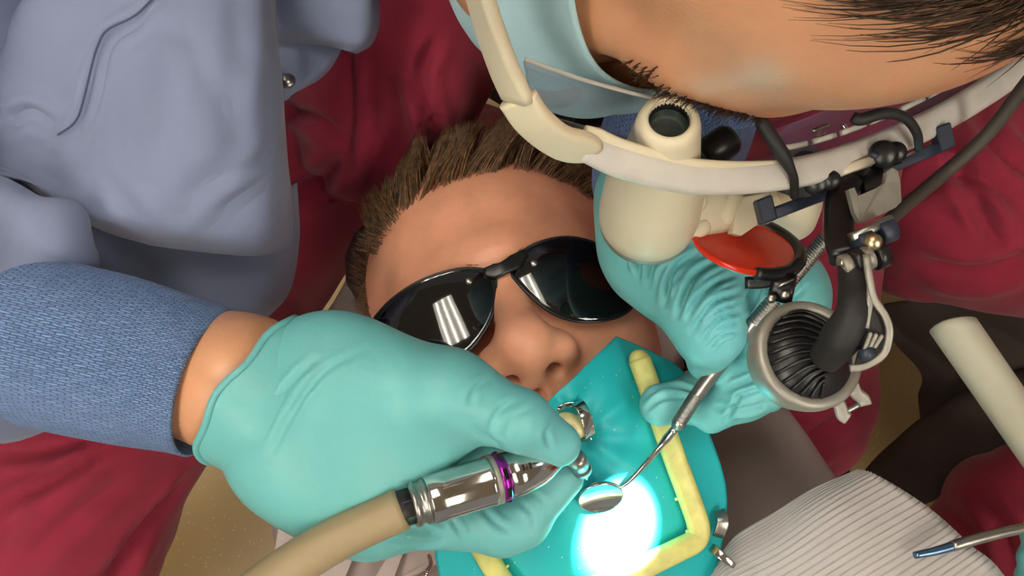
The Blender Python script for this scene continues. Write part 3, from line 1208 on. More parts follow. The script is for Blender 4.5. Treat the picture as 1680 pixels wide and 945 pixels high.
s.cap(P(570, 750, .404), P(670, 745, .409), .0105, .0085, .005)
s.cap(P(670, 745, .409), P(720, 705, .408), .0085, .0070, .004)
V, F = s.mesh(0.0014)
V = relax(V, F, 2, .5)
V = creases(V, F, [
    ([(515, 590), (470, 640), (425, 720)], 5, .0012),
    ([(540, 600), (490, 660), (445, 745)], 5, .0010),
    ([(600, 570), (520, 620), (470, 700)], 5, .0006),
    ([(800, 620), (780, 640), (770, 665)], 5, .0012),
    ([(845, 655), (815, 680), (800, 715)], 5, .0010),
    ([(870, 668), (840, 690), (830, 720)], 4, .0009),
    ([(905, 700), (895, 712), (905, 740)], 4, .0008),
    ([(770, 690), (800, 720), (825, 735)], 5, .0010),
    ([(610, 865), (680, 868), (720, 880)], 5, .0010),
    ([(690, 858), (710, 872), (735, 882)], 4, .0010),
    ([(740, 850), (752, 868), (760, 884)], 4, .0012),
    ([(790, 832), (812, 856), (836, 872)], 5, .0010),
    ([(850, 822), (872, 842), (880, 868)], 4, .0010),
    ([(868, 806), (892, 822), (900, 842)], 4, .0008),
    ([(640, 880), (700, 892), (740, 880)], 4, .0008),
], 51)
gl = link('glove', mesh_np('glove', V, F), 'glove_nitrile', dentist)
gl['label'] = 'turquoise glove on the right hand'
# rolled glove hem
c0 = P(415, 638, .369)
axd = nrm(P(500, 685, .366) - P(415, 638, .369))
e1 = nrm(P(481, 521, .369) - P(350, 754, .369))
e2 = nrm(np.cross(axd, e1))
ring = []
for j in range(65):
    a = 2 * math.pi * j / 64
    w = 1 + .02 * math.sin(3 * a + 1) + .02 * math.sin(5 * a)
    ring.append(c0 + e1 * math.cos(a) * .0350 * w + e2 * math.sin(a) * .0310 * w + axd * (.0016 * math.sin(2 * a + .5) + .001 * math.sin(7 * a)))
m = MB()
m.add(*tube_vf(ring, .0016, 10, caps=False))
for rr, off in ((1.0, 0.0),):
    V2 = []
    for t, sc in ((0, 1.0), (.006, 1.0), (.014, .985), (.022, .95), (.028, .88)):
        for j in range(64):
            V2.append(ring[j] + axd * t + (ring[j] - c0) * (sc - 1))
    F2 = [(i * 64 + j, i * 64 + (j + 1) % 64, (i + 1) * 64 + (j + 1) % 64, (i + 1) * 64 + j) for i in range(4) for j in range(64)]
    m.add(V2, F2)
m.build('glove_hem', 'glove_nitrile', gl)

# left hand, holding the mouth mirror
s = SDF()
DZ = -.012
Q = lambda x_, y_, d_: P(x_, y_, d_ + DZ)
s.cap(Q(1092, 320, .408), Q(1105, 385, .404), .0325, .0300, .01, flat=((0, 0, 1), .8))
s.cap(Q(1105, 385, .402), Q(1160, 440, .404), .0310, .0270, .02, flat=((0, 0, 1), .62))
s.cap(Q(1170, 430, .410), Q(1282, 480, .416), .0260, .0230, .02, flat=((.3, 0, 1), .7))
s.cap(Q(1095, 430, .392), Q(1148, 500, .384), .0185, .0165, .02)                    # index
s.cap(Q(1148, 500, .384), Q(1163, 545, .386), .0165, .0150, .008)
s.cap(Q(1163, 545, .386), Q(1160, 592, .402), .0148, .0100, .005)
s.cap(Q(1278, 485, .410), Q(1292, 590, .408), .0190, .0170, .015)                   # thumb
s.cap(Q(1290, 595, .408), Q(1222, 645, .408), .0175, .0125, .010)
s.cap(Q(1222, 642, .408), Q(1166, 682, .418), .0125, .0085, .005)
s.cap(Q(1190, 490, .420), Q(1195, 600, .432), .0140, .0120, .010)                   # middle
s.cap(Q(1195, 600, .432), Q(1135, 656, .428), .0120, .0112, .006)
s.cap(Q(1135, 656, .428), Q(1084, 664, .420), .0112, .0105, .004)
s.cap(Q(1235, 500, .425), Q(1262, 610, .440), .0140, .0115, .010)                   # ring
s.cap(Q(1262, 610, .440), Q(1205, 655, .442), .0110, .0090, .005)
s.cap(Q(1265, 510, .428), Q(1305, 600, .444), .0130, .0105, .010)                   # little
s.cap(Q(1305, 600, .444), Q(1262, 650, .446), .0100, .0080, .005)
V, F = s.mesh(0.0011)
V = relax(V, F, 2, .5)
V = creases(V, F, [
    ([(1128, 400), (1075, 430), (1062, 470)], 4.5, 0.00232),
    ([(1160, 405), (1105, 445), (1090, 500)], 4.5, 0.00261),
    ([(1195, 420), (1140, 455), (1110, 520)], 4.5, 0.00261),
    ([(1205, 450), (1160, 478), (1128, 520)], 4.5, 0.00261),
    ([(1212, 480), (1165, 500), (1135, 545)], 4.5, 0.00232),
    ([(1212, 510), (1178, 522), (1150, 556)], 3.6, 0.00203),
    ([(1208, 540), (1180, 550), (1160, 572)], 3.6, 0.00174),
    ([(1060, 395), (1045, 420), (1050, 450)], 4.5, 0.00203),
    ([(1140, 640), (1090, 632), (1058, 650)], 3.6, 0.00145),
    ([(1130, 652), (1085, 655), (1056, 676)], 3.6, 0.00116),
    ([(1300, 470), (1250, 500), (1225, 530)], 4.5, 0.00232),
    ([(1310, 520), (1260, 545), (1225, 580)], 4.5, 0.00203),
    ([(1275, 600), (1230, 625), (1190, 640)], 4.5, 0.00203),
    ([(1262, 660), (1220, 672), (1175, 668)], 4.5, 0.00174),
    ([(1218, 640), (1205, 665), (1190, 690)], 3.6, 0.00145),
    ([(1250, 440), (1235, 470), (1225, 490)], 3.6, 0.00203),
    ([(1180, 408), (1128, 436), (1100, 475)], 3.5, .0016),
    ([(1205, 465), (1165, 487), (1130, 530)], 3.5, .0016),
    ([(1210, 495), (1172, 510), (1145, 548)], 3, .0014),
    ([(1206, 525), (1180, 536), (1158, 560)], 3, .0012),
    ([(1290, 440), (1262, 470), (1240, 500)], 4, .0018),
    ([(1320, 470), (1285, 505), (1240, 540)], 4, .0018),
    ([(1285, 620), (1240, 640), (1205, 650)], 3.5, .0014),
    ([(1100, 380), (1060, 405), (1040, 430)], 4, .0016),
], 61)
gl2 = link('glove', mesh_np('glove', V, F), 'glove_nitrile', dentist)
gl2['label'] = 'creased turquoise glove on the left hand'

# ------------------------------------------------------------------ more helpers
def coons(top, bottom, left, right, nu, nv):
    """surface spanned by four border curves (each a list of points); top/bottom run left to right, left/right top to bottom"""
    T, B = catmull(top, nu), catmull(bottom, nu)
    Lf, R = catmull(left, nv), catmull(right, nv)
    u = np.linspace(0, 1, nu)[None, :, None]
    v = np.linspace(0, 1, nv)[:, None, None]
    return ((1 - v) * T[None] + v * B[None] + (1 - u) * Lf[:, None] + u * R[:, None]
            - ((1 - u) * (1 - v) * T[0] + u * (1 - v) * T[-1] + (1 - u) * v * B[0] + u * v * B[-1]))


def pxl(pts):
    return [P(*q) for q in pts]


def plate_vf(pts, thick, n=None):
    """flat plate: outline points in 3-D (roughly planar) extruded both ways along its normal"""
    p = np.array([np.asarray(q, float) for q in pts])
    if n is None:
        c = p.mean(0)
        n = np.zeros(3)
        for i in range(len(p)):
            n = n + np.cross(p[i] - c, p[(i + 1) % len(p)] - c)
        n = nrm(n)
    V = list(p + n * thick / 2) + list(p - n * thick / 2)
    k = len(p)
    F = [tuple(range(k)), tuple(range(k, 2 * k))[::-1]]
    for i in range(k):
        j = (i + 1) % k
        F.append((i, i + k, j + k, j))
    return V, F


def one(name, vf, material, parent, smooth=True):
    m = MB()
    m.add(*vf, smooth=smooth)
    return m.build(name, material, parent)


# ------------------------------------------------------------------ sunglasses on the patient
LXC, LYC, LRX, LRY = .024, -.006, .085, .100


def lens_z(x, y):
    return .1070 - (np.abs(np.asarray(x)) - LXC) ** 2 / (2 * LRX) - (np.asarray(y) - LYC) ** 2 / (2 * LRY)


sun = thing('sunglasses', 'black wraparound sunglasses with shiny lenses on the face of the reclining patient', 'sunglasses', loc(PF, (0, 0, .09)))
outl = [(840, 452), (843, 428), (866, 406), (902, 392), (940, 389), (980, 400), (1012, 424), (1034, 458), (1042, 490), (1028, 512), (992, 525), (945, 526), (905, 512), (872, 486), (852, 466)]
ol = []
for q in outl:
    l0 = px_on_plane(*q, PF, .092)
    for _ in range(4):
        l0 = px_on_plane(*q, PF, float(lens_z(l0[0], l0[1])))
    ol.append(l0[:2])
ol = catmull(np.array(ol + [ol[0]]), 61)[:-1]


outl_l = [(816, 470), (806, 446), (765, 440), (715, 450), (665, 474), (625, 508), (598, 552), (606, 590), (640, 606), (690, 604), (735, 592), (768, 576), (792, 548), (808, 518), (816, 490)]
oll = []
for q_ in outl_l:
    l0 = px_on_plane(*q_, PF, .10)
    for _ in range(5):
        l0 = px_on_plane(*q_, PF, float(lens_z(l0[0], l0[1])))
    oll.append(l0[:2])
oll = catmull(np.array(oll + [oll[0]]), 61)[:-1] * np.array([-1.0, 1.0])


def lens_mesh(sx, off):
    oo = ol if sx > 0 else oll
    c = oo.mean(0)
    V = []
    rings = 12
    for r in range(1, rings + 1):
        for q in oo:
            xy = c + (q - c) * r / rings
            V.append(loc(PF, (sx * xy[0], xy[1], lens_z(xy[0], xy[1]) + off)))
    V.append(loc(PF, (sx * c[0], c[1], lens_z(c[0], c[1]) + off)))
    n = len(oo)
    F = []
    for r in range(rings - 1):
        for j in range(n):
            k = (j + 1) % n
            F.append((r * n + j, (r + 1) * n + j, (r + 1) * n + k, r * n + k))
    for j in range(n):
        F.append((len(V) - 1, j, (j + 1) % n))
    return V, F


for sx in (-1, 1):
    oo = ol if sx > 0 else oll
    m = MB()
    V1, F1 = lens_mesh(sx, 0)
    V2, F2 = lens_mesh(sx, -.0018)
    n = len(oo)
    k0 = len(V1)
    flip = sx > 0
    Fa = [f if not flip else f[::-1] for f in F1]
    Fb = [tuple(i + k0 for i in (f[::-1] if not flip else f)) for f in F2]
    e0 = 11 * n
    Fe = [(e0 + j, e0 + (j + 1) % n, k0 + e0 + (j + 1) % n, k0 + e0 + j) for j in range(n)]
    m.add(V1 + V2, Fa + Fb + Fe)
    ln = m.build('lens', 'lens_black', sun)
    rim = [loc(PF, (sx * q[0], q[1], lens_z(q[0], q[1]) - .0006)) for q in list(oo) + [oo[0]]]
    one('rim', tube_vf(rim, .0009, 8, caps=False), 'plastic_black', sun)
    xo = oo[:, 0].max()
    yo = float(oo[np.argmax(oo[:, 0]), 1]) + .004
    hinge = np.array([sx * (xo - .002), yo, lens_z(xo, yo) - .001])
    one('temple_arm', ribbon_vf([loc(PF, hinge), loc(PF, hinge + (sx * .003, 0, -.012)), loc(PF, (sx * .089, .004, .02)), loc(PF, (sx * .090, .004, -.02))], pU, .003, [.009, .009, .007, .005]), 'plastic_black', sun)
bx0 = ol[:, 0].min()
bl_, brt = px_on_plane(795, 447, PF, .1055), px_on_plane(862, 415, PF, .1055)
bmid = px_on_plane(826, 440, PF, .1070)
one('bridge', ribbon_vf(catmull([loc(PF, w_) for w_ in (bl_, (bl_ + bmid) / 2 + (0, -.0006, 0), bmid, (brt + bmid) / 2 + (0, -.0006, 0), brt)], 17), pF, np.interp(np.linspace(0, 1, 17), [0, .25, .5, .75, 1], [.005, .0085, .0072, .0085, .005]), .0030, .45), 'plastic_black', sun)
for sx in (-1, 1):
    one('nose_pad', round_tube([loc(PF, (sx * .0105, .004, .101)), loc(PF, (sx * .0125, -.005, .098))], .0022, 10), 'plastic_black', sun)
    one('rivet', lathe_vf(loc(PF, (sx * .0175, .001, float(lens_z(.0175, .001)) - .001)), loc(PF, (sx * .0175, .001, .2)), [(0, .0020), (.0016, .0019), (.0020, .0012)], 14), 'steel_satin', sun)

# ------------------------------------------------------------------ rubber dam, its frame, the clamp and the tooth
dam = thing('rubber_dam', 'teal rubber sheet stretched over the mouth of the patient', 'rubber dam', P(980, 780, .425))
G = coons(pxl([(868, 692, .412), (905, 650, .409), (950, 608, .414), (985, 575, .424), (1010, 551, .436)]),
          pxl([(738, 1020, .440), (850, 1060, .428), (950, 1075, .424), (1070, 1060, .430), (1150, 1020, .440)]),
          pxl([(868, 692, .412), (805, 760, .418), (752, 830, .428), (716, 890, .438), (722, 950, .440), (738, 1020, .440)]),
          pxl([(1010, 551, .436), (1072, 578, .438), (1122, 612, .440), (1158, 700, .440), (1189, 800, .441), (1180, 900, .441), (1150, 1020, .440)]), 90, 110)
gd = CAMZ - G[:, :, 2]
gx = 840 + G[:, :, 0] / gd * FPX
gy = 472.5 - G[:, :, 1] / gd * FPX
rr = np.hypot((gx - 945) / 1.0, (gy - 715) / 1.0)
ang = np.arctan2(gy - 715, gx - 945)
lift = -.0150 * np.exp(-(((gx - 960) / 200) ** 2 + ((gy - 800) / 190) ** 2)) + .010 * np.exp(-(rr / 42) ** 2)
lift += .0012 * np.sin(ang * 9 + 1.0) * np.exp(-((rr - 90) / 75) ** 2) + .0010 * np.sin(ang * 5 + .4) * np.exp(-((rr - 200) / 90) ** 2)
G[:, :, 2] -= lift
DAMG = (gx, gy, CAMZ - G[:, :, 2])
V, F = grid_mesh(G, .0004)
sheet_o = link('dam_sheet', mesh_np('dam_sheet', V, F), 'dam_rubber', dam)


def dam_d(px, py):
    i = np.argmin((DAMG[0] - px) ** 2 + (DAMG[1] - py) ** 2)
    return float(DAMG[2].ravel()[i])


# spray droplets on the sheet
m = MB()
for _ in range(150):
    i, j = RNG.integers(8, 105), RNG.integers(6, 84)
    c = G[i, j] + np.array([*RNG.normal(size=2) * .0006, 0.0])
    r = RNG.uniform(.00018, .00042)
    V_, F_ = lathe_vf(c, c + np.array([0, 0, 1.0]), [(-.0001, r), (r * .35, r * .8), (r * .6, r * .1)], 6)
    m.add(V_, F_)
mat('spray_white', (238, 244, 244), 0.3)
dr = m.build('droplets', 'spray_white', dam)
dr['kind'] = 'stuff'

fr_t = thing('dam_holder', 'yellow plastic U-shaped frame holding the teal sheet taut', 'frame', P(1160, 870, .425))
arm = [(1049, 590), (1062, 625), (1085, 690), (1108, 755), (1130, 815), (1145, 862), (1140, 885), (1110, 903), (1060, 928), (1000, 955), (940, 975), (885, 985), (845, 975), (822, 950), (800, 915), (785, 885), (765, 830), (745, 770), (735, 720)]
path = catmull([P(a, b, (dam_d(a, b) if b < 960 else .424) - .0075 if not (a < 800) else .425) for a, b in arm], 120)
# keep the bar a smooth bow clear of the sheet
zs = path[:, 2].copy()
for _ in range(60):
    zs[1:-1] = np.maximum(path[1:-1, 2], .5 * zs[1:-1] + .25 * (zs[:-2] + zs[2:]))
path[:, 2] = zs
one('bow', ribbon_vf(path, (0, 0, 1), .0112, .0075, .42), 'frame_yellow', fr_t)
for k in (10, 26, 40, 56, 70, 88, 102):
    t_ = nrm(path[k + 1] - path[k - 1])
    sd = np.cross(t_, zz)
    b0 = path[k] + sd * .0035
    one('peg', round_tube([b0, b0 + sd * .0028], .0009, 8), 'frame_yellow', fr_t)
one('end_cap', round_tube([path[0] + nrm(path[1] - path[0]) * .001, path[0]], .0052, 16, up=(0, 0, 1), flat=.7), 'frame_yellow', fr_t)

dc = .404
cl = thing('dam_clamp', 'small shiny metal clamp around the tooth on the teal sheet', 'dental clamp', P(945, 690, dc))
one('bow', ribbon_vf(catmull(pxl([(946, 660, dc), (954, 668, dc - .0030), (961, 685, dc - .0042), (966, 702, dc - .0030), (968, 716, dc)]), 18), np.array([.35, .10, .92]), .0058, .0012, .3), 'chrome', cl)
one('jaw', ribbon_vf(catmull(pxl([(946, 663, dc), (930, 664, dc + .001), (917, 670, dc + .001), (913, 677, dc + .003)]), 10), (0, 0, 1), .0022, .0012), 'chrome', cl)
one('jaw', ribbon_vf(catmull(pxl([(970, 717, dc), (960, 721, dc + .001), (945, 717, dc + .002)]), 10), (0, 0, 1), .0026, .0012), 'chrome', cl)
s = SDF()
s.ell(P(928, 693, dc + .0015), (.0058, .0050, .0060), .003)
s.ell(P(946, 704, dc + .0020), (.0056, .0046, .0054), .003)
s.cap(P(937, 698, dc - .002), P(941, 702, dc - .005), .0006, .0006, .002, sub=True)
s.ell(P(938, 700, dc + .008), (.0070, .0060, .0070), .004)
V, F = s.mesh(.0005)
V = relax(V, F, 2, .5)
link('tooth', mesh_np('tooth', V, F), 'tooth_enamel', patient)

# ------------------------------------------------------------------ handpiece with its hose
hp = thing('dental_handpiece', 'chrome dental handpiece with purple ring and cream hose held in the right glove', 'dental handpiece', P(780, 790, .36))
A0, B0 = P(648, 838, .3445), P(905, 757, .3640)
ax = nrm(B0 - A0)
LN_ = float(np.linalg.norm(B0 - A0))
pr = lambda f: LN_ * f
sil = S(40, .352)
one('motor_sleeve', lathe_vf(A0, B0, [(pr(.20), sil * .93), (pr(.21), sil * .99), (pr(.30), sil), (pr(.57), sil * 1.02), (pr(.58), sil * 1.06), (pr(.60), sil * 1.06), (pr(.605), sil * 1.0)], 48), 'chrome', hp)
one('collar_ring', lathe_vf(A0, B0, [(pr(.10), sil * .80), (pr(.10), sil * .88), (pr(.115), sil * .92), (pr(.135), sil * .90), (pr(.14), sil * .84), (pr(.165), sil * .84), (pr(.17), sil * .92), (pr(.195), sil * .93), (pr(.20), sil * .86)], 48), 'steel_satin', hp)
one('band', lathe_vf(A0, B0, [(pr(.605), sil * 1.00), (pr(.61), sil * 1.05), (pr(.635), sil * 1.05), (pr(.64), sil * 1.0)], 48), 'steel_grey', hp)
rg = one('ring', lathe_vf(A0, B0, [(pr(.638), sil * 1.0), (pr(.642), sil * 1.045), (pr(.685), sil * 1.045), (pr(.69), sil * 1.0)], 48), 'ring_purple', hp)
hx = nrm(np.cross(ax, zz))
hy = np.cross(hx, ax)
for q in range(8):
    a = 2 * math.pi * (q + .35) / 8
    rd = hx * math.cos(a) + hy * math.sin(a)
    tg = np.cross(ax, rd)
    one('window', box_vf(A0 + ax * pr(.667) + rd * sil * 1.04, ax * pr(.014), tg * sil * .22, rd * .0004, .0002), 'lens_black', rg, False)
one('nose_cone', lathe_vf(A0, B0, [(pr(.688), sil * 1.0), (pr(.80), sil * .97), (pr(.90), sil * .86), (pr(.96), sil * .72), (pr(1.02), sil * .50), (pr(1.06), sil * .34), (pr(1.14), sil * .28)], 48), 'chrome', hp)
one('inner_cable', tube_vf([A0 + ax * pr(-.04), A0 + ax * pr(.12)], sil * .74, 24), 'stool_black', hp)
for q, (cc, nm) in enumerate((((22, 62, 46), 'wire_green'), ((22, 38, 84), 'wire_blue'))):
    mat(nm, cc, .4, var=.05)
    off = hx * sil * (.30 - .55 * q) + hy * sil * .46
    one('wire', tube_vf([A0 + ax * pr(.03) + off, A0 + ax * pr(.12) + off], sil * .22, 12), nm, hp)
hose = catmull([np.array([-.62, -.42, .25]), np.array([-.46, -.36, .62]), np.array([-.30, -.255, .87]), P(180, 1120, .352), P(380, 1000, .342), P(470, 935, .341), P(560, 880, .342), A0 + ax * pr(.045)], 80)
one('hose', tube_vf(hose, np.linspace(.0108, .0086, 80), 28), 'hose_cream', hp)
m = MB()
hA, hB = P(948, 756, .372), P(966, 792, .392)
m.add(*lathe_vf(hA, hB, [(-.004, .0020), (-.0035, .0036), (-.002, .0042), (.004, .0043), (.0045, .0039), (.006, .0039), (.0065, .0044), (.010, .0044), (.0105, .0038), (.0125, .0034)], 32))
hd = m.build('head', 'steel_satin', hp)
one('bur', lathe_vf(hA, hB, [(.012, .0008), (.020, .0008), (.021, .0004)], 10), 'chrome', hd)
one('neck', tube_vf(catmull([A0 + ax * pr(1.10), P(935, 752, .367), P(950, 760, .373)], 12), np.linspace(sil * .30, .0036, 12), 18), 'steel_satin', hp)
for q, (fa, fb) in enumerate(((.775, .79), (.80, .805), (.82, .835))):
    rd = nrm(hy * .92 - hx * .30)
    one('engraving', box_vf(A0 + ax * pr((fa + fb) / 2) + rd * sil * (.965 - .02 * q), ax * pr((fb - fa) / 2), np.cross(ax, rd) * sil * .13, rd * .00025), 'plastic_black', hp, False)

# ------------------------------------------------------------------ mouth mirror
mm = thing('mouth_mirror', 'ribbed steel dental mirror held in the left glove, its round glass over the bright spot', 'dental mirror', P(985, 815, .40))
pts = pxl([(1357, 388, .350), (1290, 468, .361), (1215, 556, .3745), (1155, 632, .386), (1108, 702, .394)])
pa = catmull(pts, 360)
tpar = np.linspace(0, 1, 360)
rad = np.full(360, .0034)
ribs = ((tpar < .42) | ((tpar > .80) & (tpar < .96)))
rad = rad - np.where(ribs & (np.arange(360) % 4 < 2), .0007, 0)
rad[-8:] = np.linspace(.0032, .0022, 8)
rad[:3] = (.0022, .0028, .0032)
one('handle', tube_vf(pa, rad, 16), 'steel_satin', mm)
nk = catmull([pa[-1], P(1085, 730, .3975), P(1058, 762, .399), P(1034, 788, .4005), P(1018, 800, .4015)], 20)
one('neck', tube_vf(nk, np.interp(np.linspace(0, 1, 20), [0, .15, .25, 1], [.0019, .0021, .0015, .0008]), 12), 'chrome', mm)
mc = P(985, 815, .4045)
mn = nrm((.10, -.63, .77))
one('mirror_rim', lathe_vf(mc - mn * .0012, mc + mn, [(0, .0090), (0, .0104), (.0006, .0109), (.0020, .0109), (.0024, .0104), (.0020, .0101)], 40), 'chrome', mm)
one('mirror_glass', lathe_vf(mc - mn * .0006, mc + mn, [(0, .0101), (.0013, .0101), (.00131, .0001)], 40), 'mirror_glass', mm, False)

# ------------------------------------------------------------------ surgical mask on the dentist
msk = thing('face_mask', 'pale blue pleated surgical mask on the dentist beside the white temple arm', 'face mask', loc(DF, (0, -.06, .09)))
nu, nv = 61, 41
G = np.zeros((nv, nu, 3))
for i in range(nv):
    v = i / (nv - 1)
    for j in range(nu):
        a = (j / (nu - 1) * 2 - 1) * math.radians(84)
        sa, ca = math.sin(a), math.cos(a)
        yt = -.014 + .024 * abs(sa) ** 3.0
        yb = -.128 + .030 * abs(sa) ** 1.5
        y_ = yt + (yb - yt) * v
        zc = np.interp(v, [0, .22, .38, .6, .85, 1], [.094, .108, .113, .110, .100, .084])
        zw = np.interp(v, [0, .4, 1], [.0795, .077, .058])
        zr = zc * ca ** .72
        pl = .0016 * (abs(((v * 5) % 1) - .5) * 2)
        G[i, j] = loc(DF, (zw * sa * (1 - .0), y_, zr + pl * ca + .004 * sa * sa))
G = G + (fbm(G, 70, 71, 2) * .0012)[:, :, None] * dF
V, F = grid_mesh(G, .0007)
link('mask_sheet', mesh_np('mask_sheet', V, F), 'mask_paper', msk)
one('nose_wire', tube_vf([G[1, j] + dF * .0008 for j in range(18, 44)], .0012, 8), 'mask_paper', msk)
for j in (0, nu - 1):
    sx = -1 if j == 0 else 1
    ear = catmull([G[2, j], loc(DF, (sx * .086, .006, .0)), loc(DF, (sx * .088, .010, -.022)), loc(DF, (sx * .086, -.03, -.012)), G[-4, j]], 30)
    one('ear_loop', tube_vf(ear, .0011, 8), 'mask_paper', msk)

# ------------------------------------------------------------------ loupes with headlight
lp = thing('loupe_glasses', 'cream magnifying glasses with barrels, red filter and black headlight worn by the dentist', 'magnifying glasses', P(1290, 285, .28))
EL, ER = loc(DF, (-.086, .006, -.012)), loc(DF, (.086, .006, -.012))
rimp = pxl([(958, 240, .2440), (1030, 268, .2510), (1150, 293, .2620), (1300, 284, .2750), (1420, 250, .2870), (1540, 196, .3030), (1640, 136, .3200), (1672, 108, .3260)])
rimc = catmull(rimp, 70)
toCam = nrm(np.array([0, 0, CAMZ]) - P(1250, 250, .27))
one('front_rim', ribbon_vf(rimc, toCam, np.interp(np.arange(70), [0, 8, 60, 69], [.0085, .0100, .0100, .0080]), .0062, .42), 'rim_grey', lp)
one('brow_bar', ribbon_vf([q + np.array([0, .0040, .0030]) for q in rimc[:30]], toCam, np.interp(np.arange(30), [0, 3, 20, 29], [.0030, .0046, .0030, .0008]), np.interp(np.arange(30), [0, 3, 20, 29], [.0022, .0030, .0026, .0008]), .4), 'loupe_cream', lp)
# notched inner edge of the right eye's rim
for k in range(9):
    i0 = 30 + k * 4
    seg = [rimc[i] + np.array([-.003, .0085, -.004]) for i in range(i0, min(i0 + 4, 70))]
    if len(seg) > 1:
        one('inner_edge', ribbon_vf(seg, toCam, .0020, .0024, .35), 'rim_grey', lp)
tmp = catmull(pxl([(752, -150, .176), (772, -70, .190), (795, 20, .205), (822, 100, .217), (849, 162, .2255)]), 24)
one('temple_arm', ribbon_vf([EL + (tmp[0] - EL) * t for t in np.linspace(0, .95, 8)] + list(tmp), toCam * .6 + np.array([-.8, -.1, .3]), np.concatenate([np.linspace(.006, .0105, 8), np.linspace(.0110, .0112, 24)]), .0040, .40), 'loupe_cream', lp)
tm2 = catmull(pxl([(849, 162, .2255), (876, 200, .2300), (918, 232, .2370), (972, 247, .2450)]), 20)
one('hinge_block', ribbon_vf(tm2, toCam * .6 + np.array([-.5, -.5, .4]), [.0115] * 14 + [.0118, .0118, .0116, .0110, .0100, .0085], .0046, .36), 'loupe_cream', lp)
tr = catmull([rimc[-1], P(1710, 70, .330), P(1760, 0, .326)], 12)
one('temple_arm', ribbon_vf(list(tr) + [tr[-1] + (ER - tr[-1]) * t for t in np.linspace(.1, 1, 8)], toCam, np.linspace(.0095, .006, 20), .004, .4), 'loupe_cream', lp)
# clear front lens and side shield
low = [q - dU * .030 - dF * .006 for q in rimc]
G = np.array([[rimc[j] * (1 - t) + low[j] * t + dF * .004 * math.sin(math.pi * t) for j in range(0, 62)] for t in np.linspace(0, 1, 14)])
V, F = grid_mesh(G, .0012)
link('clear_lens', mesh_np('clear_lens', V, F), 'clear_lens', lp)
G = coons(pxl([(862, 98, .236), (960, 132, .250), (1085, 165, .262)]), pxl([(876, 205, .2330), (955, 246, .2450), (1100, 280, .2580)]),
          pxl([(862, 98, .236), (872, 150, .232), (876, 205, .2330)]), pxl([(1085, 165, .262), (1095, 220, .260), (1100, 280, .2580)]), 24, 16)
V, F = grid_mesh(G, .0010)
link('side_shield', mesh_np('side_shield', V, F), 'clear_lens', lp)
one('shield_edge', tube_vf(G[0], .0007, 8), 'rim_grey', lp)

# left barrel
def barrel(a, b, prof, lens_r, nm='barrel'):
    o = one(nm, lathe_vf(a, b, prof, 56, caps=False), 'loupe_cream', lp)
    one('ocular_lens', lathe_vf(a, b, [(.0050, lens_r), (.0046, lens_r * .6), (.0045, .0001)], 32, caps=False), 'ocular_glass', o)
    one('ocular_tube', lathe_vf(a, b, [(.0004, lens_r * 1.01), (.0070, lens_r * .98)], 32, caps=False), 'plastic_black', o)
    return o


a_, b_ = P(1099, 193, .2500), P(1062, 362, .3150)
bl = barrel(a_, b_, [(.006, .0061), (.0006, .0061), (0, .0066), (.0002, .0078), (.0016, .0090), (.004, .0097), (.020, .0120), (.034, .0142), (.040, .0160), (.046, .0172), (.060, .0180), (.066, .0180), (.067, .0172), (.067, .012)], .0061)
one('objective_ring', lathe_vf(a_, b_, [(.0655, .0172), (.066, .0178), (.0705, .0176), (.071, .0168), (.071, .0120)], 56, caps=True), 'steel_grey', bl)
a2, b2 = P(1325, 262, .3000), P(1290, 350, .3380)
br_ = barrel(a2, b2, [(.006, .0050), (.0006, .0050), (0, .0056), (.001, .0070), (.006, .0078), (.020, .0100), (.032, .0118), (.042, .0122), (.0435, .0115), (.0435, .006)], .0050)
# housing between the barrels
hs = ribbon_vf(catmull(pxl([(1085, 352, .3080), (1150, 344, .3110), (1215, 335, .3170), (1280, 326, .3240), (1318, 318, .3290)]), 16), toCam, [.0190] * 6 + [.0175] * 4 + [.0150] * 6, .0150, .30)
hsg = one('bridge_housing', hs, 'loupe_cream', lp)
one('screw', lathe_vf(P(1141, 331, .3010), P(1141, 331, .3010) + toCam, [(-.002, .0040), (.0010, .0040), (.0016, .0034), (.0017, .0010)], 24), 'loupe_cream', hsg)
one('screw_slot', box_vf(P(1141, 330, .2988), nrm(P(1152, 322, .3) - P(1130, 338, .3)) * .0024, np.array([.0004, .0006, 0]), np.array([0, 0, .0006])), 'plastic_black', hsg, False)
one('boss', round_tube(pxl([(1112, 388, .3090), (1150, 372, .3060)]), .0036, 16), 'loupe_cream', hsg)
one('boss', round_tube(pxl([(1192, 352, .3080), (1206, 326, .3075)]), .0040, 16), 'loupe_cream', hsg)
one('wedge', plate_vf(pxl([(1196, 384, .308), (1210, 388, .308), (1262, 352, .309), (1256, 318, .309), (1212, 326, .308), (1200, 352, .308)]), .008), 'loupe_cream', hsg, False)
one('knob', lathe_vf(P(1172, 246, .285), P(1150, 262, .285), [(-.008, .0040), (-.006, .0056), (.002, .0058), (.004, .0050)], 28), 'plastic_black', lp)

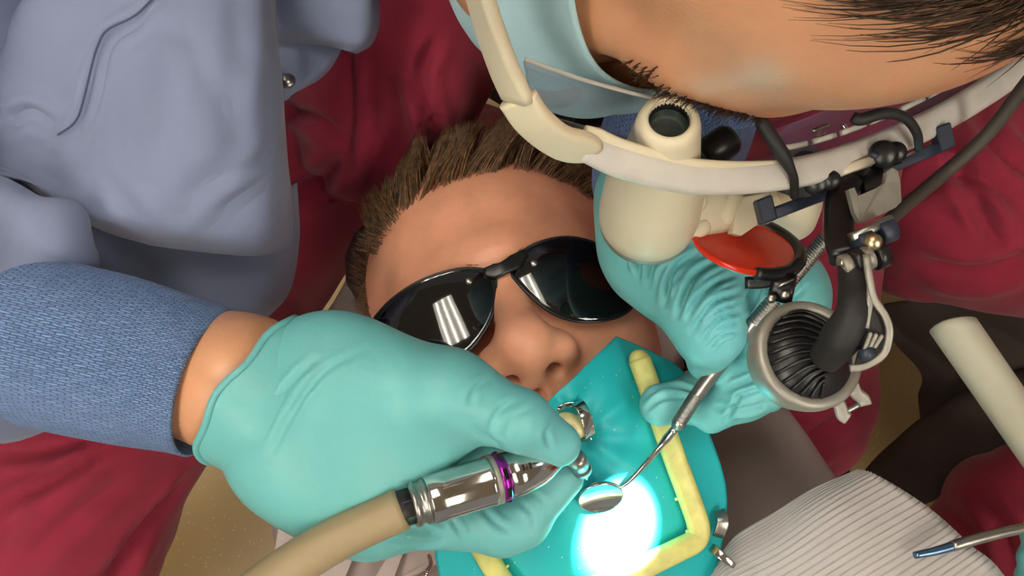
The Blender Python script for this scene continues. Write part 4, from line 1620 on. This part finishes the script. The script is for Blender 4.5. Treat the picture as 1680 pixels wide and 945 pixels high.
# headlight mounting bar
bar = one('mount_bar', ribbon_vf(catmull(pxl([(1252, 357, .2930), (1400, 300, .2960), (1548, 238, .3000)]), 8), toCam, .0040, .0052, .2), 'bar_navy', lp)
for c, e in (((1255, 345, .2925), (0, 1)), ((1546, 226, .2995), (0, 1))):
    q = P(*c)
    one('end_hook', box_vf(q, np.array([.0026, .0010, 0]), np.array([-.0010, .0042, 0]), np.array([0, 0, .0030]), .0006), 'bar_navy', bar, False)
one('bar_edge', ribbon_vf(pxl([(1322, 318, .2905), (1376, 297, .2910)]), toCam, .0010, .0010, .3), 'steel_satin', bar)
one('bar_edge', ribbon_vf(pxl([(1455, 268, .2930), (1512, 245, .2950)]), toCam, .0010, .0010, .3), 'steel_satin', bar)
one('cross_piece', ribbon_vf(catmull(pxl([(1300, 318, .288), (1380, 292, .288), (1470, 258, .291)]), 8), toCam, .0050, .0050, .25), 'plastic_black', lp)
one('cream_strip', ribbon_vf(pxl([(1356, 288, .2800), (1430, 262, .2830)]), toCam, .0034, .0034, .3), 'loupe_cream', lp)
for c, r in (((1338, 300, .281), .0040), ((1362, 296, .280), .0034), ((1448, 253, .283), .0046), ((1468, 250, .285), .0036)):
    q = P(*c)
    one('clamp_knob', lathe_vf(q - toCam * .004, q + toCam, [(0, r * .8), (.0008, r), (.006, r), (.0072, r * .7), (.0074, .0002)], 20), 'plastic_black', lp)
one('knob_dot', round_tube(pxl([(1432, 254, .2775), (1436, 256, .2775)]), .0011, 10), 'bar_navy', lp)  # small navy dot on top of the clamp knob
one('pointed_tab', plate_vf(pxl([(1260, 308, .284), (1300, 302, .282), (1325, 298, .281), (1330, 322, .282), (1300, 322, .283)]), .003), 'plastic_black', lp, False)
one('pad_arm', tube_vf(catmull(pxl([(1246, 193, .2640), (1256, 212, .2640), (1275, 240, .2645), (1292, 268, .2660), (1302, 292, .2690), (1303, 322, .2760)]), 30), np.interp(np.linspace(0, 1, 30), [0, .1, .5, .7, 1], [.0016, .0022, .0024, .0015, .0014]), 14), 'plastic_black_matte', lp)
one('pad_arm', tube_vf(catmull(pxl([(1398, 191, .2760), (1412, 196, .2755), (1450, 186, .2760), (1484, 193, .2790), (1504, 218, .2840), (1508, 245, .2900)]), 30), np.interp(np.linspace(0, 1, 30), [0, .1, .4, 1], [.0016, .0021, .0019, .0014]), 14), 'plastic_black_matte', lp)
for c0_, c1_ in (((1335, 214, .290), (1358, 206, .291)), ((1343, 224, .289), (1350, 220, .289)), ((1384, 206, .291), (1388, 212, .291))):
    one('metal_pin', round_tube(pxl([c0_, c1_]), .0008, 10), 'chrome', lp)

# hinge column and light
one('hinge_column', ribbon_vf(catmull(pxl([(1392, 292, .286), (1378, 330, .282), (1376, 380, .277), (1386, 424, .272)]), 14), toCam, .0094, .0080, .3), 'plastic_black', lp)
one('hinge_column', ribbon_vf(pxl([(1425, 275, .290), (1436, 330, .286)]), toCam, .0085, .0060, .3), 'plastic_black', lp)
one('clamp_plate', plate_vf(pxl([(1389, 312, .2730), (1399, 309, .2730), (1405, 323, .2730), (1437, 309, .2745), (1449, 301, .2745), (1452, 283, .2750), (1461, 277, .2750), (1470, 282, .2755), (1474, 300, .2755), (1476, 332, .2745), (1466, 342, .2740), (1420, 364, .2720), (1408, 366, .2715), (1399, 350, .2720)]), .0022), 'steel_grey', lp, False)
one('hinge_bar', ribbon_vf(pxl([(1396, 390, .2640), (1462, 360, .2660)]), toCam, .0030, .0036, .3), 'steel_satin', lp)
for c0_, c1_, r, mm_ in (((1404, 402, .265), (1428, 392, .266), .0040, 'bar_navy'), ((1440, 384, .266), (1464, 374, .267), .0040, 'bar_navy'),
                         ((1380, 438, .263), (1396, 432, .263), .0036, 'steel_grey'), ((1398, 432, .262), (1414, 426, .262), .0042, 'plastic_black'),
                         ((1432, 424, .263), (1450, 416, .264), .0042, 'plastic_black'), ((1416, 426, .262), (1430, 420, .262), .0038, 'steel_grey')):
    one('hinge_knuckle', lathe_vf(P(*c0_), P(*c1_), [(0, r * .85), (.0004, r), (float(np.linalg.norm(P(*c1_) - P(*c0_))) - .0004, r), (float(np.linalg.norm(P(*c1_) - P(*c0_))), r * .85)], 24), mm_, lp)
q = P(1433, 398, .2600)
one('hinge_screw', lathe_vf(q - toCam * .002, q + toCam, [(0, .0028), (.0018, .0028), (.0028, .0018), (.0030, .0002)], 20), 'brass', lp)
q = P(1383, 432, .2600)
one('hinge_screw', lathe_vf(q - toCam * .002, q + toCam, [(0, .0012), (.0012, .0012), (.0014, .0002)], 14), 'brass', lp)
one('light_arm', tube_vf(catmull(pxl([(1398, 425, .266), (1402, 470, .262), (1398, 515, .258), (1376, 560, .262), (1352, 590, .268)]), 30), np.interp(np.linspace(0, 1, 30), [0, .5, .7, 1], [.0046, .0050, .0062, .0050]), 20), 'plastic_black_matte', lp)
one('bracket', ribbon_vf(catmull(pxl([(1421, 418, .2580), (1426, 455, .2560), (1434, 490, .2545), (1452, 518, .2540), (1459, 545, .2545), (1450, 580, .2560), (1420, 600, .2580), (1394, 604, .2590)]), 40), toCam, .0022, .0020, .3), 'steel_grey', lp)
one('bracket', ribbon_vf(catmull(pxl([(1428, 462, .2558), (1426, 500, .2550), (1420, 538, .2555)]), 14), toCam, .0020, .0018, .3), 'steel_grey', lp)
bpl = one('bracket_plate', plate_vf(pxl([(1430, 500, .2562), (1450, 525, .2560), (1454, 552, .2562), (1442, 584, .2570), (1402, 600, .2590), (1412, 560, .2580), (1422, 530, .2568)]), .0014), 'plastic_black', lp, False)
for k in range(3):
    one('slot_rib', round_tube(pxl([(1428 + k * 9, 548 + k * 2, .2545), (1418 + k * 9, 574 - k * 3, .2552)]), .0007, 8), 'steel_grey', bpl)
one('bracket_bolt', lathe_vf(P(1420, 576, .2560), P(1424, 588, .2560), [(-.001, .0022), (.0022, .0022), (.0026, .0014)], 16), 'bar_navy', lp)

LC = P(1328, 581, .2830)
BEAM = P(1024, 856, .412)
ldir = nrm(nrm(BEAM - LC) + np.array([0, 0, -.9]))
RL = .0186
led = one('light_ring', lathe_vf(LC, LC + ldir, [(-.0005, RL * .80), (-.0012, RL * .84), (-.0010, RL * .97), (.0005, RL), (.0040, RL * 1.0), (.0060, RL * .98), (.0120, RL * .90), (.0150, RL * .74)], 64, caps=False), 'steel_grey', lp)
one('heat_sink', lathe_vf(LC, LC + ldir, [(.001, RL * .84), (-.0010, RL * .78), (-.0040, RL * .60), (-.0058, RL * .34), (-.0062, RL * .02)], 56, caps=False), 'plastic_black', led)
u_ = nrm(np.cross(ldir, (0, 1, 0)))
if u_[0] < 0:
    u_ = -u_
v_ = nrm(np.cross(u_, ldir))
if v_[1] < 0:
    v_ = -v_


def dome(a, b):
    r = min(math.hypot(a, b), .83)
    h = np.interp(r, [0, .34, .60, .78, .84], [-.0062, -.0058, -.0040, -.0010, .001])
    return LC + (u_ * a + v_ * b) * RL + ldir * (h - .0006)


for k in range(13):
    th = math.radians(112 + k * 13.5)
    s0 = np.array([math.cos(th), math.sin(th)]) * .80
    s1 = np.array([.40 - .03 * k, .44 - .085 * k])
    mid = (s0 + s1) / 2 + np.array([-.02, .16]) * (1 - k / 16)
    pth = catmull(np.array([s0, mid, s1]), 16)
    one('cooling_fin', tube_vf([dome(*w) for w in pth], .00062, 8), 'plastic_black', led)
one('light_cap', lathe_vf(LC, LC + ldir, [(.0148, RL * .75), (.0158, RL * .70), (.0160, .0002)], 40, caps=False), 'plastic_black', led)
one('led_lens', lathe_vf(LC, LC + ldir, [(.0161, RL * .42), (.0172, RL * .30), (.0174, .0002)], 28, caps=False), 'led_glow', led)
for pts_ in ([(1362, 655), (1376, 662), (1382, 680), (1390, 686)], [(1398, 628), (1404, 644), (1416, 654), (1420, 664)]):
    one('clip', ribbon_vf(catmull([P(a, b, .2850) for a, b in pts_], 14), toCam, .0042, .0030, .3), 'steel_grey', led)
one('clip_pin', round_tube(pxl([(1384, 678, .2860), (1416, 660, .2860)]), .0008, 10), 'steel_satin', led)
one('rivet', round_tube(pxl([(1381, 585, .2620), (1382, 585, .2620)]), .0010, 10), 'brass', led)

# red filter flipped aside
FC = P(1224, 402, .3060)
fn_ = nrm((.12, .80, .60))
fu = nrm(np.cross((0, 0, 1), fn_))
if fu[0] < 0:
    fu = -fu
fu = nrm(fu + np.array([0, .02, 0]))
fu = nrm(fu - fn_ * np.dot(fu, fn_))
fv = np.cross(fn_, fu)
if fv[1] < 0:
    fv = -fv
RF = .0185
m = MB()
ring_ = [FC + (fu * math.cos(a) + fv * math.sin(a) * .92) * RF for a in np.linspace(0, 2 * math.pi, 49)[:-1]]
fil = one('red_filter', plate_vf(ring_, .0014, fn_), 'filter_red', lp, False)
one('filter_edge', tube_vf([FC + (fu * math.cos(a) + fv * math.sin(a) * .92) * RF for a in np.linspace(math.radians(120), math.radians(290), 30)], .0012, 10), 'filter_red', fil)
one('filter_holder', tube_vf([FC + (fu * math.cos(a) + fv * math.sin(a) * .92) * (RF * 1.04) for a in np.linspace(math.radians(-88), math.radians(75), 30)], .0024, 12), 'plastic_black', fil)
one('holder_foot', ribbon_vf(catmull(pxl([(1222, 464, .300), (1258, 462, .298), (1296, 446, .296), (1312, 430, .298)]), 14), toCam, .0042, .0040, .25), 'plastic_black', fil)
one('hinge_block', ribbon_vf(pxl([(1288, 448, .2950), (1278, 496, .2950)]), toCam, .0082, .0060, .25), 'plastic_black', fil)
for c in ((1266, 490, .2905), (1288, 484, .2905)):
    q = P(*c)
    one('hinge_screw', lathe_vf(q - toCam * .001, q + toCam, [(0, .0016), (.0010, .0016), (.0014, .0008)], 14), 'steel_satin', fil)
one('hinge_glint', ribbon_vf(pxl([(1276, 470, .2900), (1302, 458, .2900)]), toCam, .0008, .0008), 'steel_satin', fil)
one('power_cable', tube_vf(catmull(pxl([(1440, 380, .2900), (1480, 342, .2950), (1545, 288, .3000), (1620, 220, .2950), (1690, 130, .2800), (1790, 0, .2550)]) + [loc(DF, (.10, .06, -.05)), loc(DF, (.08, -.05, -.14))], 60), .0024, 14), 'cable_rubber', lp)

# the headlight's beam
sp = bpy.data.lights.new('headlight_beam', 'SPOT')
sp.energy = 240.0
sp.color = (.80, .95, 1.0)
sp.spot_size = math.radians(14.8)
sp.spot_blend = .50
sp.shadow_soft_size = .0035
spo = bpy.data.objects.new('headlight_beam', sp)
COL.objects.link(spo)
LP_ = LC + ldir * .019
dv = Vector(BEAM - LP_)
spo.rotation_euler = dv.to_track_quat('-Z', 'Y').to_euler()
spo.parent = lp
spo.location = tuple(LP_ - np.array(lp.location))

# ------------------------------------------------------------------ chair, bib and what lies around
ch = thing('dental_chair', 'dental chair back in creased grey plastic under the patient', 'dental chair', (0.0, -.30, 0.0))
sl = [((-.03, .03, .68), .16), ((-.018, -.03, .705), .26), ((-.0185, -.092, .725), .284), ((.0015, -.140, .735), .342), ((.019, -.182, .745), .392), ((.05, -.30, .76), .48), ((.05, -.50, .79), .52), ((.05, -.80, .78), .54)]
pth = catmull([np.array([a[0], a[1], a[2]]) for a, w in sl], 50)
wd = np.interp(np.linspace(0, 1, 50), np.linspace(0, 1, len(sl)), [w for a, w in sl])
one('backrest', ribbon_vf(pth - np.array([0, 0, .012]), (0, 0, 1), wd - .012, .045, .4), 'stool_black', ch)
cov_me = ribbon_vf(pth, (0, 0, 1), wd, .060, .25)
one('plastic_cover', cov_me, 'cover_plastic', ch)
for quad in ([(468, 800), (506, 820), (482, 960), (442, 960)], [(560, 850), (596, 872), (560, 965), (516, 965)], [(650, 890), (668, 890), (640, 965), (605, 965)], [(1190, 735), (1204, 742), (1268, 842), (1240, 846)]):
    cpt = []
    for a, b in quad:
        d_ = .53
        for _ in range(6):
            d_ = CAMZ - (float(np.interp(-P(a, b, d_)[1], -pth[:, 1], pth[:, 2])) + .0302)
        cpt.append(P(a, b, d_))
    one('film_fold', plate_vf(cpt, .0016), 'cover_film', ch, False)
one('headrest', round_tube([np.array([-.075, .015, .715]), np.array([.03, .045, .715])], .040, 24, up=(0, 0, 1), flat=.6), 'stool_black', ch)
one('pedestal', lathe_vf((.05, -.62, 0), (.05, -.62, 1), [(0, .26), (.03, .26), (.05, .20), (.10, .12), (.55, .10), (.76, .16)], 40), 'cover_plastic', ch)
one('support_tube', tube_vf([P(1318, 700, 1.02), P(1385, 800, 1.02), P(1470, 930, 1.0), np.array([.30, -.50, .5])], .017, 16), 'stool_black', ch)

bib = thing('patient_bib', 'ribbed off-white paper bib across the chest of the patient', 'bib', P(1400, 880, .45))
nv_, nu_ = 430, 40
G = coons(pxl([(1176, 918, .445), (1205, 880, .436), (1268, 842, .428), (1335, 800, .425), (1405, 770, .430)]),
          pxl([(860, 1480, .405), (1060, 1520, .390), (1300, 1500, .388), (1560, 1400, .395), (1780, 1280, .425)]),
          pxl([(1176, 918, .445), (1130, 1010, .430), (1020, 1200, .412), (860, 1480, .405)]),
          pxl([(1405, 770, .430), (1440, 780, .428), (1520, 830, .428), (1585, 888, .431), (1660, 970, .437), (1780, 1280, .425)]), nu_, nv_)
vv = np.linspace(0, 1, nv_)[:, None] * np.ones((1, nu_))
ph = (vv * 36.0) % 1.0
G[:, :, 2] += .0010 * np.exp(-((ph - .5) / .09) ** 2) + fbm(G, 30, 81, 2) * .0014
V, F = grid_mesh(G, .0006)
link('paper_sheet', mesh_np('paper_sheet', V, F), 'bib_paper', bib)

bc = thing('bib_chain', 'beaded metal bib chain with a clip below the teal sheet', 'bib chain', P(705, 935, .46))
mtb = None
bead0 = None
for k, q in enumerate(catmull(pxl([(704, 912, .470), (707, 925, .462), (701, 938, .458), (698, 955, .456), (705, 985, .45), (740, 1040, .44)]), 22)):
    if bead0 is None:
        bead0 = one('bead', round_tube([q, q + np.array([.0001, 0, 0])], .0012, 10), 'chrome', bc)
    else:
        b_o = bead0.copy()
        COL.objects.link(b_o)
        b_o.location = tuple(q - np.array(bc.location))
clip = one('clip', ribbon_vf(catmull(pxl([(1168, 898, .428), (1184, 912, .424), (1204, 928, .424)]), 8), (0, 0, 1), [.0045, .0050, .0050, .0048, .0044, .0040, .0036, .0030], .003, .3), 'chrome', bc)
one('clip_jaw', ribbon_vf(catmull(pxl([(1180, 838, .432), (1186, 856, .428), (1178, 880, .430)]), 8), (0, 0, 1), .006, .002, .3), 'steel_satin', bc)

# assistant on the right
assist = thing('person', 'assistant in maroon scrubs seated at the right, a glove just in the frame', 'person', (.80, -.08, 0))
AX, AU = np.array([0, -1.0, 0]), np.array([.25, 0, .97])
aF = np.cross(nrm(AX), nrm(AU))
if aF[0] > 0:
    AX = -AX
    aF = np.cross(nrm(AX), nrm(AU))
AF = frame((.74, -.08, 1.20), AX, AU, aF)
HAND = P(1788, 880, .425)
s = SDF()
head_sdf(s, AF)
s.cap((.75, -.08, 1.14), (.79, -.08, 1.0), .055, .06, .03)
s.cap((.79, -.26, .98), (.79, .10, .98), .065, .065, .04)
s.ell((.80, -.08, .78), (.11, .16, .22), .05)
s.cap((.79, -.26, .97), (.72, -.34, .74), .048, .040, .02)
s.cap((.72, -.34, .74), (.44, -.21, .84), .040, .030, .02)
s.cap((.44, -.21, .84), HAND + np.array([.05, -.02, -.005]), .030, .026, .02)
s.cap((.79, .10, .97), (.74, .16, .72), .048, .040, .02)
s.cap((.74, .16, .72), (.50, .10, .62), .040, .028, .02)
V, F = s.mesh(.005)
V = relax(V, F, 1, .5)
link('body', mesh_np('body', V, F), 'dentist_skin', assist)
N_ = vnormals(V, F)
La = tolocal(AF, V)
cand = np.where((La[:, 1] > .07) & (np.abs(La[:, 0]) < .09) | (La[:, 2] < -.02) & (La[:, 1] > -.06) & (np.abs(La[:, 0]) < .09) & (La[:, 2] > -.14))[0]
pk = RNG.choice(cand, 3000)
hairs('hair', V[pk], N_[pk] * .3 + np.array([[.4, 0, -.6]]), np.full(3000, .05), .0012, 'dentist_hair', assist, seg=3)
s = SDF()
s.cap((.79, -.26, .975), (.79, .10, .975), .080, .080, .04)
s.ell((.80, -.08, .76), (.13, .175, .25), .05)
s.cap((.79, -.26, .97), (.73, -.33, .80), .066, .064, .03)
s.cap((.79, .10, .97), (.745, .155, .80), .066, .064, .03)
s.cap((.82, .03, .52), P(1560, 320, .80), .115, .100, .06)
s.cap((.82, -.20, .52), P(1705, 905, .80), .110, .088, .06)
s.cap(P(1560, 320, .80), P(1560, 320, .80) * np.array([1.6, 1.6, .2]), .075, .055, .03)
s.cap(P(1705, 905, .80), P(1705, 905, .80) * np.array([1.6, 1.6, .2]), .075, .055, .03)
V, F = s.mesh(.005)
V = relax(V, F, 2, .5)
N = vnormals(V, F)
V = V + N * (fbm(V, 26, 91, 2) * .006 + .006 * np.abs(np.sin(V @ np.array([30., 34, 8]) + 2 * fbm(V, 12, 92, 1))) ** .7)[:, None]
V = creases(V, F, [([(1480, 310), (1580, 285), (1690, 335)], 14, .009), ([(1500, 430), (1600, 448), (1690, 420)], 13, .009),
                   ([(1545, 220), (1600, 330), (1640, 410)], 12, .008), ([(1600, 180), (1650, 260), (1690, 290)], 12, .008),
                   ([(1590, 800), (1640, 850), (1665, 940)], 12, .007)], 93, .0005)
link('scrubs', mesh_np('scrubs', V, F), 'scrub_cloth', assist)
s = SDF()
HD = HAND
s.cap(HD + np.array([.060, -.024, -.008]), HD + np.array([.028, -.010, -.004]), .030, .032, .01, flat=((0, 0, 1), .75))
s.cap(HD + np.array([.028, -.010, -.004]), HD + np.array([.008, -.002, .0]), .030, .022, .015, flat=((0, 0, 1), .7))
for k, (oy, r) in enumerate(((.016, .0095), (.004, .010), (-.009, .0095), (-.020, .0082))):
    b0 = HD + np.array([.006, oy, .004 - .004 * k])
    s.chain([b0, b0 + np.array([-.018, -.002, .006]), b0 + np.array([-.022, -.008, -.014]), b0 + np.array([-.004, -.008, -.020])], [r, r * .95, r * .85, r * .75], .006)
b0 = HD + np.array([.026, .016, .004])
s.chain([b0, b0 + np.array([-.020, .014, .006]), b0 + np.array([-.040, .010, .004])], [.012, .0105, .008], .01)
V, F = s.mesh(.0018)
V = relax(V, F, 1, .5)
link('glove', mesh_np('glove', V, F), 'glove_nitrile', assist)

stl = thing('stool', 'dark stool under the assistant in maroon scrubs', 'stool', (.86, -.08, 0))
one('seat', lathe_vf((.86, -.08, .36), (.86, -.08, 1), [(0, .17), (.01, .20), (.05, .205), (.07, .19), (.075, .0002)], 40), 'stool_black', stl)
one('column', tube_vf([(.86, -.08, .06), (.86, -.08, .37)], .025, 16), 'stool_black', stl)
for k in range(5):
    a = 2 * math.pi * k / 5
    e = np.array([.86 + .26 * math.cos(a), -.08 + .26 * math.sin(a), .07])
    one('leg', tube_vf([(.86, -.08, .10), e], [.022, .014], 12), 'stool_black', stl)
    one('caster', lathe_vf(e + np.array([-.012, 0, -.042]), e + np.array([1, 0, -.042]), [(0, .024), (.004, .028), (.020, .028), (.024, .024)], 20), 'stool_black', stl)
stl2 = thing('stool', 'dark stool under the dentist in the blue gown', 'stool', (.08, .36, 0))
one('seat', lathe_vf((.08, .36, .44), (.08, .36, 1), [(0, .17), (.01, .20), (.05, .205), (.07, .19), (.075, .0002)], 40), 'stool_black', stl2)
one('column', tube_vf([(.08, .36, .06), (.08, .36, .45)], .025, 16), 'stool_black', stl2)
for k in range(5):
    a = 2 * math.pi * k / 5 + .3
    e = np.array([.08 + .26 * math.cos(a), .36 + .26 * math.sin(a), .07])
    one('leg', tube_vf([(.08, .36, .10), e], [.022, .014], 12), 'stool_black', stl2)
    one('caster', lathe_vf(e + np.array([-.012, 0, -.042]), e + np.array([1, 0, -.042]), [(0, .024), (.004, .028), (.020, .028), (.024, .024)], 20), 'stool_black', stl2)

dk = thing('dark_cloth', 'dark brown crumpled fabric between the two maroon knees at the right', 'fabric', P(1580, 680, .95))
G = coons(pxl([(1445, 500, .94), (1500, 490, .92), (1600, 490, .90), (1760, 510, .88)]),
          pxl([(1512, 705, .98), (1560, 740, .96), (1640, 760, .95), (1760, 780, .94)]),
          pxl([(1445, 500, .94), (1450, 545, .95), (1502, 610, .96), (1500, 650, .97), (1512, 705, .98)]),
          pxl([(1760, 520, .88), (1765, 600, .90), (1765, 700, .92), (1760, 780, .94)]), 60, 50)
G[:, :, 2] += fbm(G, 30, 95, 2) * .010 + .010 * np.abs(np.sin(G @ np.array([20., 45, 10]) + 2 * fbm(G, 14, 96, 1)))
V, F = grid_mesh(G, .003)
link('cloth_fall', mesh_np('cloth_fall', V, F), 'dark_cloth', dk)
bt = catmull(pxl([(1445, 815, .96), (1490, 780, .94), (1550, 738, .92), (1620, 700, .90), (1720, 670, .89)]), 30)
V, F = tube_vf(bt, np.interp(np.linspace(0, 1, 30), [0, .3, 1], [.030, .040, .048]), 24, up=(0, 0, 1), flat=.6)
V = np.array(V)
V = V + (fbm(V, 45, 97, 2) * .005)[:, None] * zz
one('cloth_roll', (list(V), F), 'dark_cloth', dk)

# suction tools held by the assistant
hv = thing('suction_tube', 'wide cream plastic suction tube with a slanted end at the right edge', 'suction tube', P(1600, 600, .40))
a_, b_ = P(1548, 512, .400), P(1768, 830, .412)
ax_ = nrm(b_ - a_)
sd_ = nrm(np.cross(ax_, zz))
nn_ = np.cross(sd_, ax_)
V, F = [], []
n = 32
Lt = float(np.linalg.norm(b_ - a_))
rt = S(36, .40)
for t, inner in ((.0, False), (.004, False), (Lt, False), (Lt, True), (.004, True), (.0, True)):
    for j in range(n):
        a = 2 * math.pi * j / n
        rr_ = rt * (.84 if inner else 1.0)
        off = sd_ * math.cos(a) * rr_ + nn_ * math.sin(a) * rr_
        slant = (1 + math.cos(a - math.pi - .9)) * rt * .8 if t == .0 else ((1 + math.cos(a - math.pi - .9)) * rt * .8 if t == .004 else 0)
        V.append(a_ + ax_ * (t + slant) + off)
for i in range(6):
    for j in range(n):
        k = (j + 1) % n
        i2 = (i + 1) % 6
        F.append((i * n + j, i * n + k, i2 * n + k, i2 * n + j))
one('barrel', (V, F), 'tube_cream', hv)
one('rib', lathe_vf(a_, b_, [(.150 * Lt / .2 if False else Lt * .97, rt * 1.02), (Lt * .975, rt * 1.12), (Lt * .99, rt * 1.12), (Lt, rt * 1.02)], 28), 'tube_cream', hv)
sv = thing('metal_probe', 'slim steel instrument with blue-tinted tip over the paper bib at the right', 'instrument', P(1590, 895, .41))
pth = catmull(pxl([(1562, 896, .4105), (1600, 885, .4110), (1660, 870, .4130), (1735, 856, .4160)]), 20)
one('shaft', tube_vf(pth, .0026, 16), 'steel_satin', sv)
mat('tip_blue', (92, 120, 150), .25, metal=.8, var=.1, vscale=90)
pt2 = catmull(pxl([(1500, 911, .4095), (1535, 904, .4098), (1566, 895, .4105)]), 12)
one('tip', tube_vf(pt2, np.linspace(.0017, .0024, 12), 14), 'tip_blue', sv)

# ------------------------------------------------------------------ ceiling lights
def mirror_hit(sx, px, py):
    l0 = px_on_plane(px, py, PF, .095)
    for _ in range(5):
        l0 = px_on_plane(px, py, PF, float(lens_z(l0[0], l0[1])))
    p = loc(PF, l0)
    n = PF[1] @ nrm((np.sign(l0[0]) * (abs(l0[0]) - LXC) / LRX, (l0[1] - LYC) / LRY, 1.0))
    d = nrm(p - np.array([0, 0, CAMZ]))
    r = d - 2 * (d @ n) * n
    t = (CEIL_Z - .055 - p[2]) / r[2]
    return p + r * t


HIT = [mirror_hit(1, *q) for q in ((905, 483), (885, 455), (922, 508), (740, 532), (722, 512), (752, 553))]
print('REFLECT', [tuple(np.round(h_, 2)) for h_ in HIT])
print('EARS', EL, ER, 840 + EL[0] / (CAMZ - EL[2]) * FPX, 472 - EL[1] / (CAMZ - EL[2]) * FPX, ER)
troffer(-0.58, 0.85, 0.45, 'three-tube ceiling light mirrored in the sunglasses')
troffer(0.9, -0.75, 0.3, 'added three-tube fill light on the ceiling above the assistant')  # unseen fixture, added to brighten the shadowed face of the patient
troffer(-0.9, -0.75, 0.3, 'added three-tube fill light on the ceiling beyond the cream hose')  # second added fixture out of view, fills from the left
